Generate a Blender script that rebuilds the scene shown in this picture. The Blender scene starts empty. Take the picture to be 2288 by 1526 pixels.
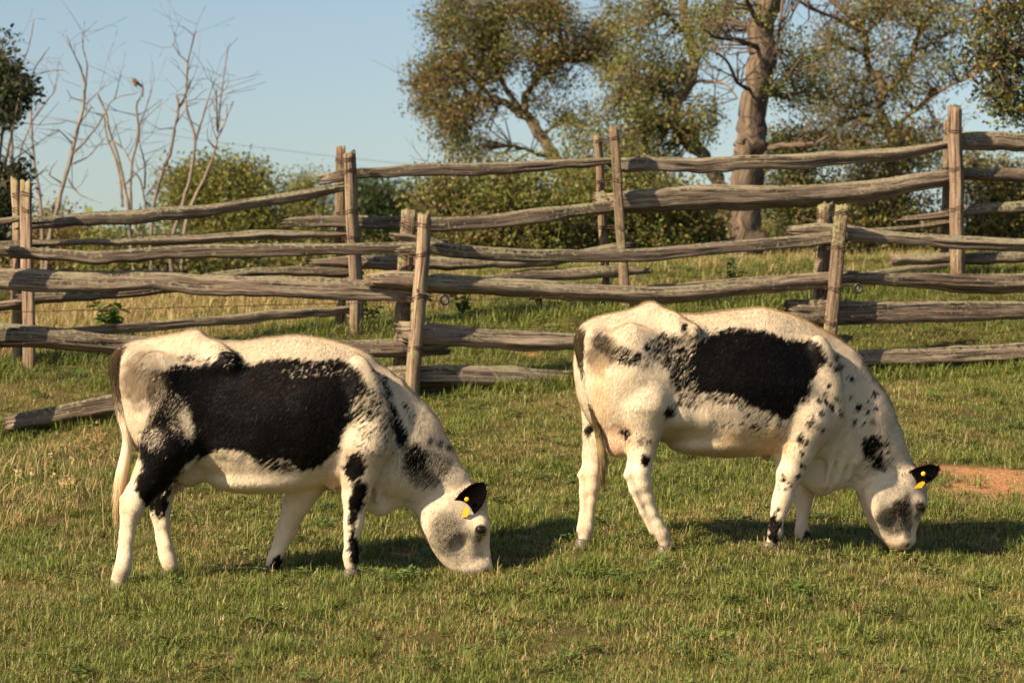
import bpy, math, random
import numpy as np
from mathutils import Vector

# ------------------------------------------------------------------ camera
F_PX, CX, CY, HORIZON = 6000.0, 1144.0, 763.0, 620.0
PITCH = math.atan((CY - HORIZON) / F_PX)
CAM = np.array((0.0, 0.0, 1.9))
sc = bpy.context.scene
col = sc.collection
cam_data = bpy.data.cameras.new('camera')
cam = bpy.data.objects.new('camera', cam_data)
col.objects.link(cam)
cam.location = CAM
cam.rotation_euler = (math.pi / 2 - PITCH, 0, 0)
cam_data.sensor_width = 36
cam_data.lens = F_PX / 2288 * 36
cam_data.clip_start = 0.1
cam_data.clip_end = 6000
cam_data.dof.use_dof = True
cam_data.dof.focus_distance = 14.2
cam_data.dof.aperture_fstop = 4.6
sc.camera = cam

# ------------------------------------------------------------------ sky, sun, exposure
SUN_EL, SUN_AZ = 33.0, -127.0
world = bpy.data.worlds.new('World')
sc.world = world
world.use_nodes = True
_n = world.node_tree.nodes
sky = _n.new('ShaderNodeTexSky')
sky.sky_type = 'NISHITA'
sky.sun_disc = False
sky.sun_elevation = math.radians(SUN_EL)
sky.sun_rotation = math.radians(SUN_AZ)
sky.air_density = 1.0
sky.dust_density = 1.4
sky.ozone_density = 0.8
# the hazy band hugging the horizon is kept thin: look a little higher into the sky
_tc = _n.new('ShaderNodeTexCoord'); _va = _n.new('ShaderNodeVectorMath'); _va.operation = 'ADD'; _va.inputs[1].default_value = (0, 0, 0.035)
_vn = _n.new('ShaderNodeVectorMath'); _vn.operation = 'NORMALIZE'
world.node_tree.links.new(_tc.outputs['Generated'], _va.inputs[0]); world.node_tree.links.new(_va.outputs[0], _vn.inputs[0]); world.node_tree.links.new(_vn.outputs[0], sky.inputs[0])
world.node_tree.links.new(sky.outputs[0], _n['Background'].inputs[0])
_n['Background'].inputs[1].default_value = 0.06
_a = math.radians(SUN_AZ); _e = math.radians(SUN_EL)
SUN_TO = Vector((math.sin(_a) * math.cos(_e), math.cos(_a) * math.cos(_e), math.sin(_e)))
sl = bpy.data.lights.new('sun', 'SUN')
sl.energy = 5.0
sl.angle = math.radians(0.53)
sl.color = (1.0, 0.81, 0.57)
sun = bpy.data.objects.new('sun', sl)
col.objects.link(sun)
sun.rotation_euler = (-SUN_TO).to_track_quat('-Z', 'Y').to_euler()
sun.location = (-10, -10, 20)
sc.view_settings.view_transform = 'Standard'
sc.view_settings.look = 'None'
sc.view_settings.gamma = 1
sc.view_settings.exposure = 1.12
sc.cycles.use_denoising = True
sc.cycles.max_bounces = 4
sc.cycles.diffuse_bounces = 3
sc.cycles.glossy_bounces = 2
sc.cycles.transparent_max_bounces = 4

# ------------------------------------------------------------------ helpers
CP, SP = math.cos(PITCH), math.sin(PITCH)
def ray(px, py):
    a = (np.asarray(px, float) - CX) / F_PX; b = -(np.asarray(py, float) - CY) / F_PX
    return np.stack([a, CP + b * SP, -SP + b * CP], -1)
def at(px, py, D):                    # the point seen at a pixel of the photograph, D metres along the view axis
    return CAM + np.asarray(D, float)[..., None] * ray(px, py)
def project(p):
    q = np.asarray(p) - CAM
    d = q[..., 1] * CP - q[..., 2] * SP
    h = q[..., 1] * SP + q[..., 2] * CP
    return CX + F_PX * q[..., 0] / d, CY - F_PX * h / d
def _hash(i, j, k, seed):
    n = (i * 374761393 + j * 668265263 + k * 2147483647 + seed * 974711) & 0x7fffffff
    n = ((n ^ (n >> 13)) * 1274126177) & 0x7fffffff
    return ((n ^ (n >> 16)) & 0xffff) / 65535.0
def noise(p, seed=0):                 # value noise in 0..1, p (...,3)
    p = np.asarray(p, float); i = np.floor(p).astype(np.int64); f = p - i
    f = f * f * (3 - 2 * f); r = 0
    for a in (0, 1):
        for b in (0, 1):
            for c in (0, 1):
                w = (f[..., 0] if a else 1 - f[..., 0]) * (f[..., 1] if b else 1 - f[..., 1]) * (f[..., 2] if c else 1 - f[..., 2])
                r = r + w * _hash(i[..., 0] + a, i[..., 1] + b, i[..., 2] + c, seed)
    return r
def fbm(p, seed=0, n=3):
    r = 0; a = .5; t = 0
    for k in range(n):
        r = r + a * noise(np.asarray(p) * 2 ** k, seed + k * 17); t += a; a *= .5
    return r / t
def sstep(a, b, x):
    t = np.clip((x - a) / (b - a), 0, 1); return t * t * (3 - 2 * t)
def pchip(xs, ys, x):                 # smooth interpolation through stations
    xs = np.asarray(xs, float); ys = np.asarray(ys, float)
    h = np.diff(xs); d = np.diff(ys) / h; m = np.zeros_like(ys)
    for i in range(1, len(xs) - 1):
        if d[i - 1] * d[i] > 0:
            w1 = 2 * h[i] + h[i - 1]; w2 = h[i] + 2 * h[i - 1]
            m[i] = (w1 + w2) / (w1 / d[i - 1] + w2 / d[i])
    m[0] = d[0]; m[-1] = d[-1]
    x = np.clip(x, xs[0], xs[-1]); k = np.clip(np.searchsorted(xs, x) - 1, 0, len(xs) - 2)
    t = (x - xs[k]) / h[k]
    return ((1 + 2 * t) * (1 - t) ** 2 * ys[k] + t * (1 - t) ** 2 * h[k] * m[k] + t * t * (3 - 2 * t) * ys[k + 1] + t * t * (t - 1) * h[k] * m[k + 1])

def empty(name, loc, label, cat, group=None):
    o = bpy.data.objects.new(name, None); col.objects.link(o); o.location = loc; o.empty_display_size = .1
    return tag(o, label, cat, group)
def tag(o, label=None, cat=None, group=None, kind=None):
    if label: o['label'] = label
    if cat: o['category'] = cat
    if group: o['group'] = group
    if kind: o['kind'] = kind
    return o
def wloc(o):
    r = np.zeros(3)
    while o is not None:
        r = r + np.array(o.location); o = o.parent
    return r
def mobj(name, V, Fc, mat, parent=None, smooth=True, color=None, uv=None, normals=None, origin=None, link=True):
    """One mesh object from world-space vertices; its origin at the bottom centre of the mesh."""
    V = np.asarray(V, np.float64)
    if origin is None:
        origin = np.array(((V[:, 0].min() + V[:, 0].max()) / 2, (V[:, 1].min() + V[:, 1].max()) / 2, V[:, 2].min()))
    me = bpy.data.meshes.new(name)
    L = V - origin
    if isinstance(Fc, np.ndarray):
        k = Fc.shape[1]
        me.vertices.add(len(L)); me.vertices.foreach_set('co', L.astype(np.float32).ravel())
        me.loops.add(Fc.size); me.loops.foreach_set('vertex_index', Fc.astype(np.int32).ravel())
        me.polygons.add(len(Fc)); me.polygons.foreach_set('loop_start', np.arange(0, Fc.size, k, dtype=np.int32))
        me.update(calc_edges=True)
    else:
        me.from_pydata(L.tolist(), [], Fc)
    if smooth:
        me.polygons.foreach_set('use_smooth', np.ones(len(me.polygons), bool))
    if color is not None:
        c = np.ones((len(V), 4), np.float32); c[:, :3] = color
        at_ = me.color_attributes.new('col', 'FLOAT_COLOR', 'POINT'); at_.data.foreach_set('color', c.ravel())
    if uv is not None:                # per-vertex uv
        ul = me.uv_layers.new(name='uv'); li = np.zeros(len(me.loops), np.int32); me.loops.foreach_get('vertex_index', li)
        ul.data.foreach_set('uv', np.asarray(uv, np.float32)[li].ravel())
    if normals is not None:
        me.normals_split_custom_set_from_vertices(np.asarray(normals, np.float32).tolist())
    if mat: me.materials.append(mat)
    o = bpy.data.objects.new(name, me)
    if link: col.objects.link(o)
    if parent is not None:
        o.parent = parent; o.location = origin - wloc(parent)
    else:
        o.location = origin
    return o
class MB:                              # collects shapes that make up one mesh
    def __init__(s): s.V = []; s.F = []; s.C = []; s.U = []; s.n = 0
    def add(s, V, F, c=None, u=None):
        V = np.asarray(V, float); s.V.append(V); s.F += [tuple(int(i) + s.n for i in f) for f in F]
        s.C.append(np.broadcast_to(np.asarray(c if c is not None else (1, 1, 1), float), (len(V), 3)))
        s.U.append(np.asarray(u, float) if u is not None else np.zeros((len(V), 2))); s.n += len(V)
    def tube(s, P, R, n=8, c=None, cap=True, rad=None, flat=1.0):
        P = np.asarray(P, float); R = np.broadcast_to(np.asarray(R, float), (len(P),)); m = len(P)
        T = np.gradient(P, axis=0); T /= np.linalg.norm(T, axis=1)[:, None] + 1e-9
        ref = np.array((0, 1., 0)) if abs(T[:, 1]).mean() < .75 else np.array((1., 0, 0))
        A = np.cross(T, ref); A /= np.linalg.norm(A, axis=1)[:, None] + 1e-9; B = np.cross(T, A)
        th = np.arange(n) * 2 * math.pi / n
        rr = R[:, None] * (np.ones((m, n)) if rad is None else rad)
        V = P[:, None] + rr[..., None] * (A[:, None] * np.cos(th)[None, :, None] + B[:, None] * np.sin(th)[None, :, None] * flat)
        F = [(i * n + j, i * n + (j + 1) % n, (i + 1) * n + (j + 1) % n, (i + 1) * n + j) for i in range(m - 1) for j in range(n)]
        if cap: F += [tuple(range(n))[::-1], tuple((m - 1) * n + j for j in range(n))]
        L = np.concatenate([[0], np.cumsum(np.linalg.norm(np.diff(P, axis=0), axis=1))])
        U = np.stack([np.repeat(L, n), np.tile(th, m) * np.repeat(R, n)], 1)
        s.add(V.reshape(-1, 3), F, c, U)
    def build(s, name, mat, parent=None, smooth=True, **k):
        return mobj(name, np.concatenate(s.V), s.F, mat, parent, smooth, np.concatenate(s.C), np.concatenate(s.U), **k)
def smooth_path(P, n):                 # Catmull-Rom through control rows
    P = np.asarray(P, float)
    if len(P) < 3: return P[0] + (P[-1] - P[0]) * np.linspace(0, 1, n)[:, None]
    Q = np.vstack([2 * P[0] - P[1], P, 2 * P[-1] - P[-2]]); t = np.linspace(0, len(P) - 1 - 1e-9, n); k = t.astype(int); f = (t - k)[:, None]
    a, b, c, d = Q[k], Q[k + 1], Q[k + 2], Q[k + 3]
    return .5 * (2 * b + (c - a) * f + (2 * a - 5 * b + 4 * c - d) * f ** 2 + (3 * b - a - 3 * c + d) * f ** 3)

# ------------------------------------------------------------------ materials
def material(name):
    m = bpy.data.materials.new(name); m.use_nodes = True
    nt = m.node_tree; return m, nt, nt.nodes, nt.links, nt.nodes['Principled BSDF']
def node(nt, t, **k):
    n = nt.nodes.new(t)
    for a, b in k.items(): setattr(n, a, b)
    return n
def ramp(nt, stops):
    r = nt.nodes.new('ShaderNodeValToRGB'); e = r.color_ramp.elements
    while len(e) < len(stops): e.new(.5)
    for i, (p, c) in enumerate(stops): e[i].position = p; e[i].color = (*c, 1)
    return r
def mat_attr(name, rough=.6, spec=.3, transl=0, var=0.0, vscale=30, sheen=0):
    m, nt, N, L, b = material(name)
    a = node(nt, 'ShaderNodeAttribute', attribute_name='col')
    out = a.outputs['Color']
    if var:
        nz = node(nt, 'ShaderNodeTexNoise'); nz.inputs['Scale'].default_value = vscale; nz.inputs['Detail'].default_value = 3
        tc = node(nt, 'ShaderNodeTexCoord'); L.new(tc.outputs['Object'], nz.inputs['Vector'])
        mr = node(nt, 'ShaderNodeMapRange'); mr.inputs[3].default_value = 1 - var; mr.inputs[4].default_value = 1 + var
        L.new(nz.outputs[0], mr.inputs[0])
        mx = node(nt, 'ShaderNodeVectorMath', operation='SCALE'); L.new(out, mx.inputs[0]); L.new(mr.outputs[0], mx.inputs['Scale']); out = mx.outputs[0]
    L.new(out, b.inputs['Base Color']); b.inputs['Roughness'].default_value = rough; b.inputs['Specular IOR Level'].default_value = spec
    if sheen: b.inputs['Sheen Weight'].default_value = sheen
    if transl:
        t = node(nt, 'ShaderNodeBsdfTranslucent'); L.new(out, t.inputs['Color']); mx = node(nt, 'ShaderNodeMixShader'); mx.inputs[0].default_value = transl
        L.new(b.outputs[0], mx.inputs[1]); L.new(t.outputs[0], mx.inputs[2]); L.new(mx.outputs[0], N['Material Output'].inputs['Surface'])
    return m
def mat_plain(name, c, rough=.6, metal=0, spec=.4, var=.25, vscale=40):
    m, nt, N, L, b = material(name)
    nz = node(nt, 'ShaderNodeTexNoise'); nz.inputs['Scale'].default_value = vscale; nz.inputs['Detail'].default_value = 4
    tc = node(nt, 'ShaderNodeTexCoord'); L.new(tc.outputs['Object'], nz.inputs['Vector'])
    r = ramp(nt, [(.3, tuple(x * (1 - var) for x in c)), (.7, tuple(min(1, x * (1 + var)) for x in c))]); L.new(nz.outputs[0], r.inputs[0])
    L.new(r.outputs[0], b.inputs['Base Color']); b.inputs['Roughness'].default_value = rough; b.inputs['Metallic'].default_value = metal; b.inputs['Specular IOR Level'].default_value = spec
    return m
def mat_wood(name, dark, mid, pale, lichen=.5, lich_col=(.30, .29, .17)):
    m, nt, N, L, b = material(name)
    uv = node(nt, 'ShaderNodeUVMap', uv_map='uv'); info = node(nt, 'ShaderNodeObjectInfo')
    off = node(nt, 'ShaderNodeVectorMath', operation='ADD'); L.new(uv.outputs[0], off.inputs[0])
    cb = node(nt, 'ShaderNodeCombineXYZ'); ml = node(nt, 'ShaderNodeMath', operation='MULTIPLY'); ml.inputs[1].default_value = 37; L.new(info.outputs['Random'], ml.inputs[0])
    L.new(ml.outputs[0], cb.inputs[0]); L.new(ml.outputs[0], cb.inputs[2]); L.new(cb.outputs[0], off.inputs[1])
    def grain(sx, sy, det):
        mp = node(nt, 'ShaderNodeMapping'); mp.inputs['Scale'].default_value = (sx, sy, 1); L.new(off.outputs[0], mp.inputs[0])
        nz = node(nt, 'ShaderNodeTexNoise'); nz.inputs['Scale'].default_value = 1; nz.inputs['Detail'].default_value = det; nz.inputs['Roughness'].default_value = .65; L.new(mp.outputs[0], nz.inputs['Vector']); return nz
    g1 = grain(2.2, 55, 6); g2 = grain(.9, 6, 4); g3 = grain(4, 170, 3)
    r1 = ramp(nt, [(.36, dark), (.48, mid), (.66, pale)]); L.new(g1.outputs[0], r1.inputs[0])
    r2 = ramp(nt, [(.3, (.62, .58, .55)), (.7, (1.12, 1.07, 1.0))]); L.new(g2.outputs[0], r2.inputs[0])
    mu = node(nt, 'ShaderNodeMix', data_type='RGBA', blend_type='MULTIPLY'); mu.inputs[0].default_value = 1; L.new(r1.outputs[0], mu.inputs[6]); L.new(r2.outputs[0], mu.inputs[7])
    # narrow cracks
    r3 = ramp(nt, [(.36, (.16, .14, .12)), (.44, (1, 1, 1))]); L.new(g3.outputs[0], r3.inputs[0])
    m2 = node(nt, 'ShaderNodeMix', data_type='RGBA', blend_type='MULTIPLY'); m2.inputs[0].default_value = .95; L.new(mu.outputs[2], m2.inputs[6]); L.new(r3.outputs[0], m2.inputs[7])
    # each piece of wood a little different
    hs = node(nt, 'ShaderNodeHueSaturation'); mr = node(nt, 'ShaderNodeMapRange'); mr.inputs[3].default_value = .75; mr.inputs[4].default_value = 1.2; L.new(info.outputs['Random'], mr.inputs[0]); L.new(mr.outputs[0], hs.inputs['Value']); L.new(m2.outputs[2], hs.inputs['Color'])
    # lichen crust on the upper faces
    ge = node(nt, 'ShaderNodeNewGeometry'); sp = node(nt, 'ShaderNodeSeparateXYZ'); L.new(ge.outputs['Normal'], sp.inputs[0])
    ln = node(nt, 'ShaderNodeTexNoise'); ln.inputs['Scale'].default_value = 34; ln.inputs['Detail'].default_value = 5; L.new(ge.outputs['Position'], ln.inputs['Vector'])
    ln2 = node(nt, 'ShaderNodeTexNoise'); ln2.inputs['Scale'].default_value = 2.2; L.new(ge.outputs['Position'], ln2.inputs['Vector'])
    s1 = node(nt, 'ShaderNodeMath', operation='MULTIPLY_ADD'); s1.inputs[1].default_value = .16; L.new(sp.outputs[2], s1.inputs[0]); L.new(ln.outputs[0], s1.inputs[2])
    s2 = node(nt, 'ShaderNodeMath', operation='MULTIPLY_ADD'); s2.inputs[1].default_value = .45; L.new(ln2.outputs[0], s2.inputs[0]); L.new(s1.outputs[0], s2.inputs[2])
    r4 = ramp(nt, [(.80, (0, 0, 0)), (.89, (lichen,) * 3)]); L.new(s2.outputs[0], r4.inputs[0])
    m3 = node(nt, 'ShaderNodeMix', data_type='RGBA'); L.new(r4.outputs[0], m3.inputs[0]); L.new(hs.outputs[0], m3.inputs[6]); m3.inputs[7].default_value = (*lich_col, 1)
    L.new(m3.outputs[2], b.inputs['Base Color']); b.inputs['Roughness'].default_value = .85; b.inputs['Specular IOR Level'].default_value = .2
    ad = node(nt, 'ShaderNodeMath', operation='ADD'); L.new(g1.outputs[0], ad.inputs[0]); L.new(g3.outputs[0], ad.inputs[1])
    bp = node(nt, 'ShaderNodeBump'); bp.inputs['Strength'].default_value = .9; bp.inputs['Distance'].default_value = .012; L.new(ad.outputs[0], bp.inputs['Height']); L.new(bp.outputs[0], b.inputs['Normal'])
    return m
M = {}
M['rail'] = mat_wood('weathered_rail_wood', (.04, .032, .026), (.22, .173, .135), (.42, .345, .275), .7)
M['post'] = mat_wood('weathered_post_wood', (.075, .05, .035), (.25, .18, .13), (.42, .325, .245), .6, (.27, .28, .12))
M['wire'] = mat_plain('rusty_wire', (.07, .04, .028), .7, .3)
M['rubber'] = mat_plain('black_insulator_plastic', (.02, .02, .022), .4)
M['grass'] = mat_attr('grass_blade', .55, .35, .2)
M['leaf'] = mat_attr('tree_leaf', .5, .3, .4)
def mat_bark():
    m, nt, N, L, b = material('tree_bark')
    a = node(nt, 'ShaderNodeAttribute', attribute_name='col'); uv = node(nt, 'ShaderNodeUVMap', uv_map='uv')
    mp = node(nt, 'ShaderNodeMapping'); mp.inputs['Scale'].default_value = (2.5, 13, 1); L.new(uv.outputs[0], mp.inputs[0])
    nz = node(nt, 'ShaderNodeTexNoise'); nz.inputs['Scale'].default_value = 1; nz.inputs['Detail'].default_value = 6; nz.inputs['Roughness'].default_value = .65; nz.inputs['Distortion'].default_value = .6; L.new(mp.outputs[0], nz.inputs['Vector'])
    r = ramp(nt, [(.34, (.30, .28, .27)), (.5, (.85, .85, .85)), (.7, (1.3, 1.27, 1.22))]); L.new(nz.outputs[0], r.inputs[0])
    mu = node(nt, 'ShaderNodeMix', data_type='RGBA', blend_type='MULTIPLY'); mu.inputs[0].default_value = 1; L.new(a.outputs['Color'], mu.inputs[6]); L.new(r.outputs[0], mu.inputs[7]); L.new(mu.outputs[2], b.inputs['Base Color'])
    b.inputs['Roughness'].default_value = .9; b.inputs['Specular IOR Level'].default_value = .15
    bp = node(nt, 'ShaderNodeBump'); bp.inputs['Strength'].default_value = 1; bp.inputs['Distance'].default_value = .06; L.new(nz.outputs[0], bp.inputs['Height']); L.new(bp.outputs[0], b.inputs['Normal'])
    return m
M['bark'] = mat_bark()
M['coat'] = mat_attr('cow_coat', .8, .03, 0, .10, 22)
M['hair'] = mat_attr('cow_hair', .48, .14, 0)
M['hoof'] = mat_plain('hoof_horn', (.10, .075, .055), .5)
M['skin'] = mat_plain('teat_skin', (.42, .24, .17), .5)
M['ear'] = mat_attr('ear_hair', .8, .02, 0, .3, 60)
M['tag'] = mat_plain('yellow_tag_plastic', (.80, .50, .03), .35, 0, .5, .06)
M['feather'] = mat_attr('bird_feathers', .7, .2, 0, .2, 80)
m, nt, N, L, b = material('cow_eye'); b.inputs['Base Color'].default_value = (.012, .007, .005, 1); b.inputs['Roughness'].default_value = .08; M['eye'] = m

# ------------------------------------------------------------------ ground
GP = [  # where the grass meets hooves, post feet and the frame: pixel, pixel, metres away
 (1144, 1526, 11.8), (0, 1526, 11.9), (2288, 1526, 11.7),
 (268, 1306, 13.85), (378, 1290, 14.1), (785, 1266, 14.05), (602, 1286, 14.3), (1050, 1320, 14.2),
 (1305, 1208, 14.5), (1487, 1222, 14.35), (1724, 1222, 14.6), (1790, 1212, 14.95), (2005, 1250, 14.9),
 (100, 968, 19.35), (-60, 985, 19.15), (920, 888, 20.0), (1850, 838, 21.3), (2288, 815, 21.8),
 (64, 815, 21.3), (793, 742, 22.4), (1396, 692, 23.2), (2142, 610, 24.3), (300, 700, 25.5), (1700, 655, 25.5), (2250, 592, 26.0)]
_g = np.array([at(a, b_, d) for a, b_, d in GP])
def _basis(x, y):
    x = np.clip(x, -7, 7) / 5; y = (np.clip(y, 10.5, 26.5) - 17) / 5
    return np.stack([np.ones_like(x), x, y, x * x, x * y, y * y, y * y * y, x * y * y], -1)
_co = np.linalg.lstsq(_basis(_g[:, 0], _g[:, 1]), _g[:, 2], rcond=None)[0]
_res = _g[:, 2] - _basis(_g[:, 0], _g[:, 1]) @ _co
_sig = .9
_K = np.exp(-((_g[:, None, :2] - _g[None, :, :2]) ** 2).sum(-1) / (2 * _sig ** 2)) + .15 * np.eye(len(_g))
_w = np.linalg.solve(_K, _res)
def ground(x, y):
    x = np.asarray(x, float); y = np.asarray(y, float)
    z = _basis(x, y) @ _co
    for (gx, gy, gz), w in zip(_g, _w):
        z = z + w * np.exp(-((x - gx) ** 2 + (y - gy) ** 2) / (2 * _sig ** 2))
    z = z - .9 * (1 - np.exp(-np.maximum(y - 30, 0) / 40)) - 1.2 * sstep(60, 400, y)
    p = np.stack([x, y, 0 * x], -1)
    return z + (fbm(p * 1.1, 3) - .5) * .05 + (noise(p * 5, 8) - .5) * .02 + (noise(p * np.array((2.6, 2.6, 1)), 12) - .5) * .035
def on_ground(px, py):                 # where the view ray of a pixel meets the grass
    r = ray(px, py); D = np.linspace(9, 60, 2000)
    P = CAM + D[:, None] * r; k = np.argmax(P[:, 2] < ground(P[:, 0], P[:, 1])); return P[k]
SOIL = [(2190, 1072, 185, 30), (2290, 1095, 90, 34), (925, 1236, 50, 7), (1190, 795, 30, 7)]
soil_w = []
for px, py, rx, ry in SOIL:
    c = on_ground(px, py); e1 = on_ground(px + rx, py); e2 = on_ground(px, py - ry)
    soil_w.append((c, abs(e1[0] - c[0]), max(abs(e2[1] - c[1]), .05)))
def soil_mask(x, y):
    s = np.zeros_like(x)
    wob = (fbm(np.stack([x * 4, y * 4, 0 * x], -1), 21) - .5) * 1.3
    for c, a, b_ in soil_w:
        s = np.maximum(s, 1 - sstep(.55, 1.1, np.sqrt(((x - c[0]) / a) ** 2 + ((y - c[1]) / b_) ** 2) + wob))
    return s
def axis(lo, hi, step, far):
    a = list(np.arange(lo, hi + 1e-6, step)); s = step
    up = [hi]; dn = [lo]
    while up[-1] < far: s *= 1.35; up.append(up[-1] + s)
    s = step
    while dn[-1] > -far: s *= 1.35; dn.append(dn[-1] - s)
    return np.array(dn[:0:-1] + a + up[1:])
gx = axis(-9, 9, .09, 2500); gy = axis(8, 32, .09, 3000)
XX, YY = np.meshgrid(gx, gy, indexing='ij'); ZZ = ground(XX, YY)
nx, ny = XX.shape
idx = np.arange(nx * ny).reshape(nx, ny)
GF = np.stack([idx[:-1, :-1], idx[1:, :-1], idx[1:, 1:], idx[:-1, 1:]], -1).reshape(-1, 4)
gcol = np.zeros((nx * ny, 3)); gcol[:, 0] = soil_mask(XX, YY).ravel()
m, nt, N, L, b = material('pasture_soil')
a = node(nt, 'ShaderNodeAttribute', attribute_name='col'); sx = node(nt, 'ShaderNodeSeparateColor'); L.new(a.outputs['Color'], sx.inputs[0])
ge = node(nt, 'ShaderNodeNewGeometry')
n1 = node(nt, 'ShaderNodeTexNoise'); n1.inputs['Scale'].default_value = 1.6; n1.inputs['Detail'].default_value = 8; L.new(ge.outputs['Position'], n1.inputs['Vector'])
n2 = node(nt, 'ShaderNodeTexNoise'); n2.inputs['Scale'].default_value = 45; n2.inputs['Detail'].default_value = 6; L.new(ge.outputs['Position'], n2.inputs['Vector'])
r1 = ramp(nt, [(.35, (.035, .040, .012)), (.55, (.085, .070, .025)), (.7, (.14, .10, .045))]); L.new(n1.outputs[0], r1.inputs[0])
r2 = ramp(nt, [(.3, (.19, .09, .04)), (.5, (.35, .175, .08)), (.75, (.47, .27, .14))]); L.new(n2.outputs[0], r2.inputs[0])
mx = node(nt, 'ShaderNodeMix', data_type='RGBA'); L.new(sx.outputs[0], mx.inputs[0]); L.new(r1.outputs[0], mx.inputs[6]); L.new(r2.outputs[0], mx.inputs[7])
L.new(mx.outputs[2], b.inputs['Base Color']); b.inputs['Roughness'].default_value = .95; b.inputs['Specular IOR Level'].default_value = .1
bp = node(nt, 'ShaderNodeBump'); bp.inputs['Strength'].default_value = .8; bp.inputs['Distance'].default_value = .02; L.new(n2.outputs[0], bp.inputs['Height']); L.new(bp.outputs[0], b.inputs['Normal'])
M['soil'] = m
g = mobj('ground', np.stack([XX, YY, ZZ], -1).reshape(-1, 3), GF, M['soil'], color=gcol, origin=np.zeros(3))
tag(g, kind='structure')

# ------------------------------------------------------------------ split rail fences
def hit_plane(px, py, p0, p1, off=0.0):   # view ray against the upright plane through two fence posts; off > 0 is towards the viewer
    d = p1[:2] - p0[:2]; n = np.array((d[1], -d[0])); n /= np.linalg.norm(n)
    if n[1] > 0: n = -n
    r = ray(px, py); q = p0[:2] + n * off - CAM[:2]
    t = (q @ n) / (r[..., :2] @ n)
    return CAM + t[..., None] * r
def make_rail(parent, rows, p0, p1, seed, off=0.0, mat='rail', label=None):
    """A split rail through (pixel x, top, bottom) rows standing in the fence plane: fibrous, uneven, with ragged ends."""
    rng = np.random.default_rng(seed)
    rows = np.array(rows, float); n = 64; nt_ = 30
    xs = np.linspace(rows[0, 0], rows[-1, 0], n)
    top = pchip(rows[:, 0], rows[:, 1], xs); bot = pchip(rows[:, 0], rows[:, 2], xs)
    T = hit_plane(xs, top, p0, p1, off); B = hit_plane(xs, bot, p0, p1, off)
    kx = (fbm(np.stack([xs * .02, 0 * xs + seed * 7.3, 0 * xs], -1), seed + 2, 2) - .5) * 3; T = hit_plane(xs, top + kx, p0, p1, off); B = hit_plane(xs, bot + kx + (noise(np.stack([xs * .03, 0 * xs, 0 * xs + seed * 3.7], -1), seed + 8) - .5) * 5, p0, p1, off)
    C = (T + B) / 2; h = np.linalg.norm(T - B, axis=1) / 2
    ax = np.gradient(C, axis=0); ax /= np.linalg.norm(ax, axis=1)[:, None]
    up = (T - B) / (2 * h[:, None]); side = np.cross(ax, up)
    L = np.concatenate([[0], np.cumsum(np.linalg.norm(np.diff(C, axis=0), axis=1))])
    th = np.arange(nt_) * 2 * math.pi / nt_
    S, TH = np.meshgrid(L, th, indexing='ij')
    cir = np.stack([np.cos(TH) * 1.3, np.sin(TH) * 1.3, S * .9], -1)
    r = 1 + .18 * (fbm(cir + seed * 3.1, seed) - .5)
    fib = np.stack([np.cos(TH) * 5, np.sin(TH) * 5, S * 1.1], -1)
    r += .20 * (fbm(fib + seed, seed + 5) - .5)
    fin = np.stack([np.cos(TH) * 12, np.sin(TH) * 12, S * 2.0], -1)
    f = noise(fin, seed + 9); r += .10 * (f - .5) - .30 * sstep(.28, .12, noise(fin * np.array((.7, .7, .8)), seed + 11))
    knot = sum(.18 * np.exp(-((S - k) ** 2) / .006 - ((TH - t_ + math.pi) % (2 * math.pi) - math.pi) ** 2 / .25) for k, t_ in zip(rng.uniform(0, L[-1], 4), rng.uniform(0, 6.28, 4)))
    r += knot
    # squarish split section; theta 0 = towards up
    fa = np.sort(np.concatenate([[rng.uniform(-.4, .4)], rng.uniform(1.0, 1.9, 1), rng.uniform(2.5, 3.7, 1), rng.uniform(4.1, 5.3, 1)])); fd = rng.uniform(.78, .98, 4); tw = rng.normal(0, .12) * S   # flat cleft faces
    sq = np.minimum.reduce([d_ / np.maximum(np.cos(TH - a_ - tw), .25) for a_, d_ in zip(fa, fd)] + [np.full_like(TH, 1.12)])
    sq = sq / np.maximum((sq * np.abs(np.cos(TH))).max(1, keepdims=True), .5)
    wdt = np.clip(h * rng.uniform(.75, 1.05), .035, .085)
    V = C[:, None] + up[:, None] * (np.cos(TH) * r * sq * h[:, None])[..., None] + side[:, None] * (np.sin(TH) * r * sq * wdt[:, None])[..., None]
    for e, sg in ((0, -1), (-1, 1)):       # ragged, split ends
        V[e] += ax[e] * sg * (rng.uniform(0, .07, nt_) + .05 * noise(np.stack([th * 2, 0 * th, 0 * th + seed], -1), 4))[:, None]
        V[e] = C[e] + (V[e] - C[e]) * np.clip(rng.uniform(.75, 1.0, nt_), 0, 1)[:, None]
    F = [(i * nt_ + j, i * nt_ + (j + 1) % nt_, (i + 1) * nt_ + (j + 1) % nt_, (i + 1) * nt_ + j) for i in range(n - 1) for j in range(nt_)]
    Vl = V.reshape(-1, 3); U = np.stack([S.ravel(), (TH * .075).ravel()], 1)
    for e, sg in ((0, 1), (n - 1, -1)):
        c0 = len(Vl); Vl = np.vstack([Vl, C[e] + ax[e] * sg * .03]); U = np.vstack([U, [[S[e, 0], 0.]]])
        F += [((e * nt_ + (j + 1) % nt_), e * nt_ + j, c0) if e == 0 else (e * nt_ + j, e * nt_ + (j + 1) % nt_, c0) for j in range(nt_)]
    o = mobj('rail', Vl, F, M[mat], parent, True, None, U)
    if label: o['label'] = label
    return o
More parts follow.
